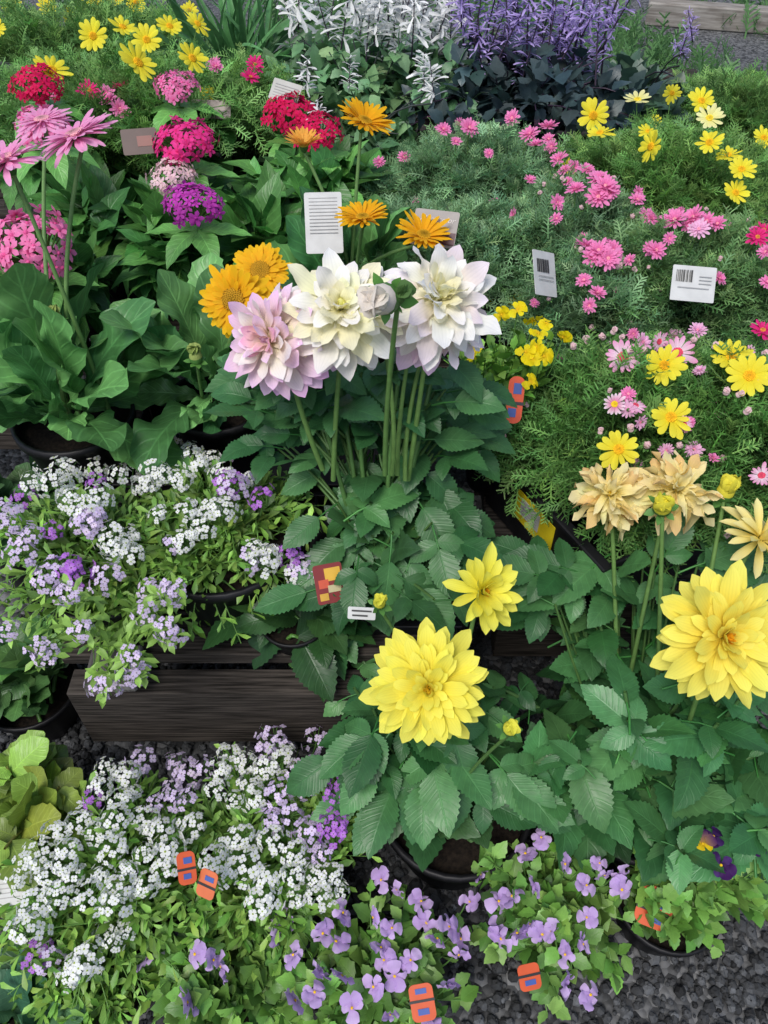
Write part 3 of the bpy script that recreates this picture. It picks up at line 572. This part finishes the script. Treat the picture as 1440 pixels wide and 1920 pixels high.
# yellow violas
VYG=[(.12,.30,.04),(.24,.48,.08)]
pl=plant('viola_plant','bright yellow viola in front of the feathery daisy bush','viola',958,625,.64,.095,.10,.07,.33,.06,.12)
fol(pl,60,11,.4,vio_leaf,.028,VYG,.0013)
flowers(pl,'vyy',[(985,555),(962,562),(912,540),(925,560),(1000,600),(1005,650),(985,660),(1020,668),(885,668),(1015,575),(978,540),(1025,605),(918,528),(995,715),(1055,632),(970,580),(890,650),(998,672),(940,590),(1010,625)],.0165,.03,k=.8,up=.3,j=.5); done(pl)
# ---------------------------------------------------------------- dahlias
DG=[(.032,.125,.038),(.095,.26,.085)]
def dplant(label,cpx,cpy,z,rx,ry,drop,zb,n,potr,poth,size,off=(0,0),cols=DG,nl=10,t0=.2,R=.85,lift=.4,out=.3):
    pl=plant('dahlia_plant',label,'dahlia',cpx,cpy,z,rx,ry,drop,zb,potr,poth,off=off)
    fol(pl,n,nl,t0,dah_leaf,size,cols,.004,(.09,.2,.06),.12,.05,.015,pair=True,jn=.28,R=R,dark=.5,sj=.35,bump=.5,lift=lift,out=out)
    return pl
def leaves_at(pl,P,D,S,k0=.7,k1=1.15,axis=None):
    n=len(P); C=(np.array(DG[0])+(np.array(DG[1])-np.array(DG[0]))*rng.random((n,1)))*rng.uniform(k0,k1,(n,1))
    inst(pl['g'],dah_leaf,P,D,np.array([0,-.3,1])+rng.normal(0,.22,(n,3)),S,C)
    for i in range(n): 
        e=P[i]-nrm(D[i])*S[i]*.55
        ax=pl['b'] if axis is None else axis(e)
        tube(pl['g'],bez(ax,e,.25,.5,6,.003),.0026,.0018,(.09,.19,.05),5)
pl=dplant('tall dahlia with large white and lilac double blooms at the centre',720,880,.56,.12,.12,.14,.306,10,.10,.11,.082,off=(-.01,-.03),nl=10,t0=.05,R=1.0,lift=.4,out=.6)
b=pl['b']
AX=[np.array([b[0]+dx,.84+dy,0]) for dx,dy in((-.09,.0),(-.03,.02),(.03,.0),(.08,.03),(-.06,.05),(.06,.05))]
for A in AX: tube(pl['g'],bez(b+np.array([A[0]-b[0],0,0])*.3,np.array([A[0],A[1],.70]),.6,.5,9,.004),.004,.003,(.10,.22,.06),6)
def axf(e):
    A=min(AX,key=lambda A:abs(A[0]-e[0])); z=max(.42,min(.70,e[2]-.03)); k=(z-.40)/.30; p0=b+np.array([A[0]-b[0],0,0])*.3
    return np.array([p0[0]*(1-k)+A[0]*k,p0[1]*(1-k)+A[1]*k,z])
nn=110; qx=rng.uniform(460,895,nn); qy=rng.uniform(675,860,nn); YY=rng.uniform(.80,.93,nn)
YY=np.where((abs(qx-690)<150)&(rng.random(nn)<.6),rng.uniform(.83,.92,nn),YY)
P=np.array([PYY(a,b_,c_) for a,b_,c_ in zip(qx,qy,YY)]); D=np.stack([(qx-690)/180+rng.normal(0,.35,nn),rng.normal(-.25,.35,nn),rng.uniform(-.1,.45,nn)],1); leaves_at(pl,P,D,rng.uniform(.05,.08,nn),.7,1.15,axf)
nn=36; qx=rng.uniform(560,890,nn); qy=rng.uniform(860,1130,nn); YY=.86-(qy-860)/270*.22+rng.uniform(-.02,.02,nn)
P=np.array([PYY(a,b_,c_) for a,b_,c_ in zip(qx,qy,YY)]); D=np.stack([(qx-730)/170+rng.normal(0,.25,nn),rng.normal(-.45,.3,nn),rng.uniform(-.4,.1,nn)],1); leaves_at(pl,P,D,rng.uniform(.062,.09,nn),.6,1.0)
def dfl(pl,key,px,py,Y,r,n,label=None,frm=None,name='flower'):
    p=PYY(px,py,Y); n=nrm(n); fstem(pl,p-n*r*.22,.0033,(.16,.3,.08),own='stem',frm=frm,lift=.5,out=.5,n=10,sides=8); put(pl,key,p,r,n,name,label=label)
fr=lambda px,py,Y: PYY(px,py,Y)
dfl(pl,'dl',514,638,.77,.068,(-.6,-.65,.5),'pink and lilac tinted double bloom',fr(605,880,.78))
dfl(pl,'dw',642,584,.78,.071,(-.05,-.5,1),'creamy white double bloom',fr(625,900,.78))
dfl(pl,'dw2',818,568,.80,.073,(.3,-.4,1),'white double bloom with lilac edges',fr(765,900,.78))
for a,bq in(((720,640,.79),(735,890,.76)),((770,640,.81),(745,890,.77)),((795,650,.82),(760,900,.77))):
    fstem(pl,PYY(*a),.003,(.16,.3,.08),own='stem',frm=PYY(*bq),n=8,sides=8)
p=PYY(712,562,.70); put(pl,'bw',p,.027,(-.3,-.6,.3),'bud'); p2=PYY(748,553,.71); put(pl,'bd',p2,.015,(.5,-.3,.6),'bud'); fstem(pl,p2,.0032,(.13,.26,.07),own='stem',frm=PYY(722,890,.74))
done(pl)
pl=dplant('dahlia in a black pot with one large yellow bloom facing up at the front',800,1285,.37,.16,.135,.10,.002,16,.112,.15,.085,off=(.05,-.065),nl=9,t0=.25,R=1.0,out=.6,lift=.35)
nn=20; qx=rng.uniform(620,1000,nn); qy=rng.uniform(1370,1510,nn); YY=.50-(qy-1380)/160*.07
P=np.array([PYY(a,b_,c_) for a,b_,c_ in zip(qx,qy,YY)]); D=np.stack([(qx-810)/170+rng.normal(0,.2,nn),rng.normal(-.7,.2,nn),rng.uniform(-.4,.0,nn)],1); leaves_at(pl,P,D,rng.uniform(.07,.092,nn),.8,1.1)
dfl(pl,'dy',802,1290,.48,.074,(-.02,-.66,.75),'large open yellow bloom'); dfl(pl,'dys',905,1110,.60,.048,(.25,-.45,.6),'smaller yellow bloom opening sideways')
for px,py,Y,r in((712,1128,.56,.013),(958,1365,.42,.014)):
    p=PYY(px,py,Y); fstem(pl,p-np.array([0,0,r]),.0025,(.13,.26,.07),own='stem'); put(pl,'by',p,r,(.1,-.3,.8),'bud')
done(pl)
pl=dplant('dahlia with a huge yellow bloom and withered tan blooms at the right edge',1265,1230,.44,.24,.21,.16,.002,30,.11,.15,.090,off=(.01,-.05),nl=10,t0=.2,R=1.0,out=.6,lift=.35)
nn=26; qx=rng.uniform(990,1430,nn); qy=rng.uniform(1030,1150,nn); YY=.74-(qy-1030)/120*.06+rng.uniform(-.02,.02,nn)
P=np.array([PYY(a,b_,c_) for a,b_,c_ in zip(qx,qy,YY)]); D=np.stack([(qx-1240)/200+rng.normal(0,.3,nn),rng.normal(.0,.4,nn),rng.uniform(-.1,.3,nn)],1); leaves_at(pl,P,D,rng.uniform(.065,.09,nn),.75,1.1)
dfl(pl,'dy2',1356,1192,.50,.077,(.02,-.66,.75),'huge open yellow bloom with orange heart'); dfl(pl,'dt',1145,930,.74,.052,(-.3,-.5,.8),'withered tan yellow bloom'); dfl(pl,'dt',1262,920,.74,.058,(.2,-.5,.9),'withered tan yellow bloom, the right one of the pair')
dfl(pl,'dt2',1425,1010,.68,.052,(.4,-.1,.8),'pale yellow ragged bloom'); dfl(pl,'byo',1363,918,.74,.02,(.1,-.1,1),'opening yellow bud',name='bud'); dfl(pl,'byo',1243,948,.69,.02,(-.2,-.4,.8),'closed yellow bud under the withered blooms',name='bud')
done(pl)
# ---------------------------------------------------------------- alyssum
AG=[(.14,.33,.05),(.30,.52,.10)]
def aly(label,cpx,cpy,z,rx,ry,drop,zb,n,w,l,pu,r=.022,potr=.09,poth=.12,pot=True,lift=.02,size=.029,off=(0,0),ex=()):
    pl=plant('alyssum_plant',label,'alyssum',cpx,cpy,z,rx,ry,drop,zb,potr,poth,pot=pot,off=off)
    fol(pl,n,13,.35,aly_leaf,size,AG,.0011,(.14,.3,.06),.45,.15,.012,jn=.4,dark=.6)
    for key,pts in(('aw',w),('al',l),('ap',pu)): flowers(pl,key,pts,r,lift,k=.5,up=.7,j=.25,name='flower_cluster',rj=.3)
    for key,m in ex: scatter(pl,key,m,r*.9,lift*.9,.5,.7,.25,'flower_cluster')
    done(pl); return pl
aly('white and lilac alyssum spilling over the left end of the bench',140,975,.48,.20,.18,.10,.30,125,
 [(150,860),(120,885),(85,880),(180,880),(60,905),(130,935),(160,955),(185,930),(215,1025),(245,1035),(205,1010),(100,905),(225,890),(250,870)],
 [(20,985),(40,1015),(10,960),(155,978),(40,1040),(100,1068),(85,1085),(200,1085),(60,1000),(125,1110),(175,980)],[(100,995),(145,1075),(130,1060),(45,935),(180,905)],r=.0215,potr=.11,poth=.12,off=(.04,-.02),ex=[('aw',5),('al',3)])
aly('white alyssum with purple tips on the bench left of the white dahlia',395,950,.48,.19,.17,.08,.30,125,
 [(285,830),(330,828),(305,868),(370,868),(400,860),(290,885),(340,900),(350,955),(395,958),(420,955),(380,985),(480,1030),(510,1040),(560,1075),(345,1015),(360,850),(255,860),(495,1050),(415,890)],
 [(325,808),(430,815),(435,845),(560,1060),(590,1078),(395,835),(470,1050),(440,910)],[(425,905),(490,935),(545,1040)],r=.0215,potr=.115,poth=.13,off=(.01,-.01),ex=[('aw',6),('al',2)])
pl=plant('alyssum_plant','trailing lilac alyssum shoots hanging down over the bench edge','alyssum',200,1090,.42,.13,.06,.08,.30,.04,.08,pot=True,off=(0,.06))
fol(pl,40,16,.2,aly_leaf,.029,AG,.0011,(.14,.3,.06),.5,0,.02,out=.7,lift=.3)
for px,py,Y in((85,1228,.56),(75,1215,.57),(185,1290,.53),(205,1285,.53),(245,1235,.54),(262,1260,.54),(240,1265,.53),(320,1115,.62),(328,1105,.63),(312,1180,.57),(325,1190,.57),(130,1115,.60),(150,1180,.57),(270,1150,.6)):
    p=PYY(px,py,Y); pts=bez(pl['b']+np.array([rng.normal(0,.02),0,0]),p,.25,.75,9); tube(pl['g'],pts,.0014,.001,(.16,.32,.06),4)
    q=np.repeat(pts[2:],5,0)+rng.normal(0,.004,(35,3)); inst(pl['g'],aly_leaf,q,rng.normal(0,1,q.shape)+np.array([0,-.3,0]),rng.normal(0,.3,q.shape)+np.array([0,0,1]),.027,np.array(AG[1])*rng.uniform(.6,1.1,(len(q),1)))
    put(pl,'al',p,.018,nrm((rng.normal(0,.2),-.7,.5)),'flower_cluster')
done(pl)
aly('large white alyssum on the ground at the lower left',175,1610,.235,.19,.17,.09,.002,135,
 [(200,1440),(235,1450),(190,1475),(230,1500),(270,1535),(250,1485),(150,1540),(105,1560),(75,1600),(130,1590),(180,1560),(210,1590),(300,1560),(312,1595),(270,1600),(240,1630),(190,1640),(140,1640),(90,1640),(50,1620),(35,1650),(110,1680),(170,1680),(220,1690),(270,1660),(310,1635),(65,1695),(55,1740),(215,1540),(120,1620),(225,1660)],
 [(260,1430),(290,1510),(330,1500)],[(175,1500)],.0212,.10,.12)
aly('small white alyssum below the large one at the lower left',160,1790,.17,.12,.09,.06,.002,60,[(200,1750),(235,1742),(150,1810),(130,1828),(215,1765),(60,1745),(395,1720,.015),(165,1800)],[(90,1800)],[(70,1790)],.0212,.07,.08)
aly('white and lilac alyssum on the ground beside the yellow dahlia pot',480,1550,.225,.17,.17,.08,.002,125,
 [(360,1550),(430,1420),(460,1430),(415,1445),(470,1470),(405,1480),(440,1500),(480,1500),(450,1570),(420,1590),(460,1620),(430,1640),(510,1575),(550,1600),(550,1640),(590,1640),(620,1640),(560,1680),(600,1680),(500,1655),(490,1690),(635,1670),(530,1420),(500,1440),(400,1610)],
 [(330,1430),(355,1450),(320,1480),(385,1440),(510,1385),(530,1400),(560,1450),(540,1530),(510,1540),(590,1590),(575,1560),(350,1500),(525,1490),(605,1600),(500,1400),(592,1390),(570,1480),(600,1545)],[],.0212,.10,.12,)
pl=plant('alyssum_plant','small deep purple alyssum tucked beside the yellow dahlia pot','alyssum',615,1500,.235,.06,.06,.03,.002,.04,.07)
fol(pl,24,10,.4,aly_leaf,.028,AG,.0011); flowers(pl,'ap',[(640,1470),(660,1476),(625,1480),(628,1540),(622,1555)],.021,.06,k=.6,up=.5,j=.15,name='flower_cluster'); done(pl)
# ---------------------------------------------------------------- violas
VG=[(.12,.30,.05),(.26,.48,.11)]
def viola(label,cpx,cpy,z,rx,ry,drop,n,pts,key='vl',r=.0188,size=.032,zb=.002,lift=.022,off=(0,0),ex=0):
    pl=plant('viola_plant',label,'viola',cpx,cpy,z,rx,ry,drop,zb,.075,.10,off=off)
    fol(pl,n,11,.3,vio_leaf,size,VG,.0014,(.15,.32,.07),.4,.15,.025,jn=.4,dark=.65)
    if key: flowers(pl,key,pts,r,lift,k=.4,up=.1,j=.6)
    if ex: scatter(pl,key,ex,r,lift*.8,.5,.2,.6)
    return pl
pl=viola('lilac viola at the bottom left of centre beside the alyssum',420,1820,.17,.13,.10,.05,42,[(400,1800),(415,1812,.024),(350,1880,.027),(520,1750),(540,1720),(550,1790),(515,1725)],ex=2); done(pl)
pl=viola('lilac viola at the bottom edge below the yellow dahlia pot',710,1800,.18,.15,.12,.05,52,[(715,1650),(605,1750),(630,1765),(700,1720),(720,1800),(740,1830),(800,1730),(770,1800),(865,1760),(790,1690),(640,1830),(590,1860),(660,1890),(600,1820),(735,1740),(860,1790),(840,1850),(880,1690),(820,1760),(700,1850)],ex=8); done(pl)
pl=viola('lilac viola at the bottom right beside the bare gravel',1050,1670,.19,.12,.14,.06,54,[(1045,1520),(1060,1535),(1120,1497,.024),(1140,1575),(1165,1640),(985,1600),(960,1680),(1000,1660),(940,1760),(970,1750),(1100,1660),(1100,1720),(1095,1770),(1060,1790),(1060,1845,.022),(1030,1745),(930,1740),(1015,1570),(935,1690),(1060,1620)],ex=7); done(pl)
pl=viola('small viola with yellow and near black blooms under the right dahlia',1335,1605,.20,.15,.10,.05,64,[],'',.019,.034,lift=.03,off=(-.04,-.02))
flowers(pl,'vd',[(1352,1622,.021),(1420,1585,.017),(1425,1495,.017),(1338,1568)],.019,.055,k=.9,j=.2); flowers(pl,'vy',[(1318,1582,.019)],.017,.055,k=.9,j=.1); flowers(pl,'vyy',[(1320,1594,.012)],.01,.062,k=.9,j=.1); done(pl)
# left edge foliage
pl=plant('coleus_plant','lime and bronze broad leaved plant at the left edge on the ground','foliage plant',20,1480,.24,.09,.13,.06,.002,.08,.1)
fol(pl,10,9,.4,rnd_leaf,.075,[(.34,.50,.08),(.20,.28,.06)],.003,(.25,.25,.07),.3,.1,.02,pair=True); done(pl)
pl=plant('leafy_plant','dark green broad leaves in the bottom left corner','foliage plant',20,1890,.12,.1,.07,.04,.002,.06,.07)
fol(pl,8,6,.4,rnd_leaf,.07,[(.07,.18,.09),(.12,.27,.12)],.003,pair=True); done(pl)
pl=plant('leafy_plant','green leaves behind the bench post at the left edge','foliage plant',20,1230,.2,.12,.12,.05,.002,.08,.1)
fol(pl,10,8,.4,rnd_leaf,.07,[(.07,.18,.06),(.14,.3,.08)],.003,pair=True); done(pl)
pl=plant('leafy_plant','dark leaves filling the left edge between gerbera and alyssum','foliage plant',-10,880,.34,.14,.12,.06,.002,.08,.2)
fol(pl,10,8,.4,rnd_leaf,.07,[(.05,.14,.05),(.1,.24,.07)],.003,pair=True); done(pl)
pl=plant('leafy_plant','dark glossy leaves beneath the white dahlia at the bench edge','foliage plant',550,1150,.36,.09,.05,.04,.30,.05,.05)
fol(pl,8,6,.4,dleaf,.085,[(.03,.10,.03),(.06,.17,.05)],.003,pair=True); done(pl)
# ---------------------------------------------------------------- crate
cr0=PZ(925,835,.44); cr1=PZ(1135,1060,.44); dv=nrm(cr1-cr0); nx=np.array([-dv[1],dv[0],0])
ln=np.linalg.norm((cr1-cr0)[:2]); rzc=math.atan2(dv[1],dv[0]); wd=.3
cc=(cr0+cr1)/2+nx*wd/2; root=empty('plant_crate',(cc[0],cc[1],.305)); tag(root,'black plastic crate with a yellow label below the mixed daisies','crate')
def cbx(nm,lx,ly,lz,s,mat=POT):
    g=Geo(); box(g,(0,0,0),s); o=link(nm,mkmesh(nm,g,mat,smooth=False),root,(0,0,0)); R=Matrix.Rotation(rzc,3,'Z'); o.location=R@Vector((lx,ly,lz)); o.rotation_euler.z=rzc; bv=o.modifiers.new('b','BEVEL'); bv.width=.002; return o
cbx('side_panel',0,-wd/2,.068,(ln,.006,.13)); cbx('side_panel',0,wd/2,.068,(ln,.006,.13)); cbx('end_panel',-ln/2,0,.068,(.006,wd-.008,.13)); cbx('end_panel',ln/2,0,.068,(.006,wd-.008,.13)); cbx('bottom_panel',0,0,.0,(ln,wd,.004))
cbx('rim',0,-wd/2-.003,.135,(ln+.02,.018,.01))
# ---------------------------------------------------------------- tags
def rcard(w,h,r,th=.0012,top_only=False):
    pts=[]
    for cx,cy,a0 in((w/2-r,h-r,0),(-w/2+r,h-r,90),(-w/2+r,r,180),(w/2-r,r,270)):
        for i in range(6):
            a=math.radians(a0+i*18); pts.append((cx+r*math.cos(a),cy+r*math.sin(a)))
    n=len(pts); V=[(x,y,0) for x,y in pts]+[(x,y,-th) for x,y in pts]; Fc=[list(range(n)),list(range(2*n-1,n-1,-1))]+[(i,i+n,(i+1)%n+n,(i+1)%n) for i in range(n)]
    me=bpy.data.meshes.new('card'); me.from_pydata(V,[],Fc); me.update(); return me
def txt(s,size,parent,x,y,col):
    cu=bpy.data.curves.new('t','FONT'); cu.body=s; cu.size=size; cu.extrude=.0001; cu.align_x='CENTER'; cu.shear=.3; o=bpy.data.objects.new('t',cu); COL.objects.link(o)
    me=bpy.data.meshes.new_from_object(o.evaluated_get(bpy.context.evaluated_depsgraph_get())); bpy.data.objects.remove(o); me.materials.clear(); me.materials.append(flat(col)); return link('lettering',me,parent,(x,y,.0006))
def card(label,px,py,Y,w,h,rot,col,rects=(),texts=(),r=.004,name='plant_tag'):
    p=PYY(px,py,Y); me=rcard(w,h,r); me.materials.append(flat(col)); o=link(name,me,None,tuple(p)); o.rotation_euler=[math.radians(a) for a in rot]
    o.location=Vector(p)-o.rotation_euler.to_matrix()@Vector((0,h/2,0)); tag(o,label,'plant tag')
    for i,(nm,x,y,ww,hh,c) in enumerate(rects):
        g=Geo(); box(g,(x,y,.0004+.00012*i),(ww,hh,.0006)); link(nm,mkmesh(nm,g,flat(c),smooth=False),o)
    for s,size,x,y,c in texts: txt(s,size,o,x,y,c)
    return o
WH=(.55,.56,.55); BK=(.03,.03,.03); GY=(.3,.3,.3)
def bars(x0,y,w,h,n=14):
    r=random.Random(n); o=[]; x=x0
    while x<x0+w: bw=r.choice((.0006,.001,.0016)); o.append(('barcode',x,y,bw,h,BK)); x+=bw+r.choice((.0008,.0014))
    return o
ORG=(.62,.10,.03); BL=(.06,.11,.36)
card('large white printed tag behind the orange yellow gerberas',607,418,1.32,.066,.105,(50,0,3),WH,[('print_line',0,.095-i*.006,.05,.001,GY) for i in range(11)])
card('grey brown card with cursive lettering in front of the feathery bush',815,428,1.28,.078,.065,(40,0,-14),(.3,.27,.25),[('dark_band',0,.016,.076,.022,(.08,.02,.03))],[('Horticolor',.014,.002,.044,(.6,.56,.52))])
card('white barcode tag tilted beside the magenta daisies',1022,513,1.20,.058,.075,(52,24,34),WH,bars(-.02,.05,.03,.022)+[('print_line',0,.032,.04,.001,GY),('print_line',0,.026,.04,.001,GY)],r=.002)
card('wide white barcode tag among the daisies at the right',1300,532,1.16,.070,.060,(40,0,-10),WH,bars(-.028,.042,.025,.02,9)+[('print_line',.018,.030,.02,.001,GY),('print_line',.018,.036,.02,.001,GY),('print_line',.018,.042,.02,.001,GY),('print_line',0,.022,.05,.001,GY)],r=.002)
card('red and blue tag with a black band under the yellow violas',966,750,.92,.024,.07,(55,0,-8),(.7,.09,.03),[('band',0,.030,.026,.005,BK),('print',.002,.052,.012,.016,BL),('print',-.003,.016,.012,.013,BL)],(),.011)
card('floral picture tag stuck beside the white dahlia pot',618,1094,.668,.040,.055,(48,0,14),(.22,.03,.03),[('picture',.006,.040,.022,.018,(.7,.42,.05)),('picture',-.008,.028,.014,.012,(.6,.10,.05)),('picture',.006,.020,.018,.010,(.5,.45,.25)),('picture',-.010,.010,.012,.010,(.6,.35,.05))])
card('narrow white printed tag below the white dahlia',678,1150,.60,.036,.016,(45,0,-4),WH,[('print_line',0,.011,.026,.0022,BK),('print_line',-.002,.005,.020,.0022,BK)],(),.002)
card('orange and blue tag standing left among the ground alyssum',350,1628,.347,.022,.042,(48,6,14),ORG,[('band',0,.020,.023,.003,BK),('print',.002,.031,.010,.008,BL),('print',0,.011,.009,.007,BL)],(),.007)
card('second orange tag leaning right of the first in the alyssum',388,1658,.335,.026,.034,(40,-8,-24),(.64,.16,.06),[('print',.002,.024,.013,.006,BL),('band',0,.015,.027,.003,BK)],(),.006)
card('orange and blue tag lying in the pot beside the bare gravel',1228,1702,.350,.048,.054,(34,6,-20),ORG,[('white_edge',0,.049,.024,.003,WH),('band',0,.022,.049,.004,BK),('print',-.008,.039,.014,.010,BL),('print',.010,.034,.008,.012,BL),('print',.004,.011,.018,.007,BL)],(),.013)
card('orange and blue tag in front of the bottom right viola',993,1832,.252,.028,.030,(30,4,12),ORG,[('band',0,.017,.030,.003,BK),('print',0,.009,.014,.006,BL)],(),.006)
card('orange and blue tag at the bottom edge in the viola',792,1880,.228,.030,.042,(30,-5,8),ORG,[('band',0,.023,.032,.003,BK),('print',0,.011,.014,.007,BL),('print',0,.034,.014,.006,BL)],(),.007)
card('plain white tag at the left edge under the alyssum',12,1665,.36,.05,.045,(30,0,8),WH,[('print_line',0,.01+i*.006,.035,.001,GY) for i in range(5)])
card('white tag standing at the top beside the low white spurflower',535,172,1.87,.07,.045,(48,8,-22),(.4,.4,.37),[('print_line',0,.01+i*.006,.055,.0015,GY) for i in range(5)],r=.002)
card('dark brown tag among the pentas leaves at upper left',262,265,1.62,.07,.05,(50,0,12),(.10,.06,.05),[('picture',.01,.025,.03,.02,(.25,.1,.08))])
card('brown card behind the hot pink pentas head',395,205,1.85,.09,.04,(50,0,-4),(.22,.17,.14),[('dark_band',0,.012,.085,.012,(.06,.03,.03))],())
def clabel(lab,lx,w,h,z,col,rects,texts):
    me=rcard(w,h,.002); me.materials.append(flat(col)); o=link('sticker',me,root,(0,0,0)); M=Matrix.Rotation(rzc,4,'Z')@Matrix.Translation((lx,-wd/2-.0055,z))@Matrix.Rotation(math.radians(90),4,'X'); o.matrix_local=M; o['label']=lab
    for nm,x,y,ww,hh,c in rects:
        g=Geo(); box(g,(x,y,.0004),(ww,hh,.0006)); link(nm,mkmesh(nm,g,flat(c),smooth=False),o)
    for s,size,x,y,c in texts: txt(s,size,o,x,y,c)
clabel('yellow sticker with a white printed panel',-.01,.10,.062,.05,(.75,.6,.02),[('white_panel',-.012,.035,.05,.036,WH)]+[('print_line',-.012,.022+i*.006,.04,.0012,(.2,.2,.2)) for i in range(4)],[])
clabel('white sticker',.10,.05,.05,.04,WH,[('print_line',0,.01+i*.008,.04,.0015,(.2,.2,.2)) for i in range(4)],[])
# ---------------------------------------------------------------- far top right
PT=plain('pale_timber',(.34,.32,.29),.9,.5,6,.2,.4,(.18,.16,.14),(1.5,12,12))
def sleeper(label,c,s,rz):
    g=Geo(); box(g,(0,0,0),s); o=link('timber_sleeper',mkmesh('timber_sleeper',g,PT,smooth=False),None,c); o.rotation_euler.z=rz; tag(o,label,'timber'); bv=o.modifiers.new('b','BEVEL'); bv.width=.008
p=PZ(1350,40,0.06); sleeper('grey timber edging beam lying on the far gravel at top right',(p[0]+.35,p[1],.06),(1.5,.12,.12),-.28)
p=PZ(1275,12,.1); sleeper('short timber post standing behind the far edging beam',(p[0],p[1]+.15,.25),(.13,.13,.5),-.2)
g=Geo(); n=6000; P=np.stack([rng.uniform(-2.6,2.9,n),rng.uniform(3.3,5.6,n),0*np.arange(n)],1); P=P[(np.sin(P[:,0]*5+P[:,1]*3)+rng.normal(0,.5,n)-.9*(P[:,0]>1.5))>.0]
D=rng.normal(0,.5,P.shape)+np.array([0,0,1]); inst(g,feather,P,D,rng.normal(0,1,P.shape),rng.uniform(.06,.2,len(P)),np.array((.12,.26,.09)))
o=obj('weeds',g,FINE); o['kind']='stuff'; tag(o,'low green weeds growing on the far gravel path','weeds')
# ================================================================ LIGHT + CAMERA
w=bpy.data.worlds.new('World'); SC.world=w; w.use_nodes=True; nt=w.node_tree; bg=nt.nodes['Background']; sk=nt.nodes.new('ShaderNodeTexSky'); sk.sky_type='NISHITA'; sk.sun_disc=False
sk.sun_elevation=math.radians(58); sk.sun_rotation=math.radians(210); sk.air_density=1.0; sk.dust_density=2.5; nt.links.new(sk.outputs[0],bg.inputs[0]); bg.inputs[1].default_value=.15
L=bpy.data.lights.new('sun','SUN'); L.energy=2.4; L.angle=math.radians(26); L.color=(1,.98,.95); lo=bpy.data.objects.new('sun',L); COL.objects.link(lo)
az=math.radians(210); el=math.radians(58); sd=Vector((math.sin(az)*math.cos(el),math.cos(az)*math.cos(el),math.sin(el))); lo.rotation_euler=sd.to_track_quat('Z','Y').to_euler()
cam=bpy.data.cameras.new('camera'); co=bpy.data.objects.new('camera',cam); COL.objects.link(co); co.location=(0,0,H); co.rotation_euler=(math.pi/2-PITCH,0,0)
cam.sensor_fit='VERTICAL'; cam.sensor_height=24; cam.lens=24*F/1920; cam.clip_start=.02; cam.clip_end=300; SC.camera=co
SC.view_settings.view_transform='Standard'; SC.view_settings.look='None'; SC.view_settings.exposure=0
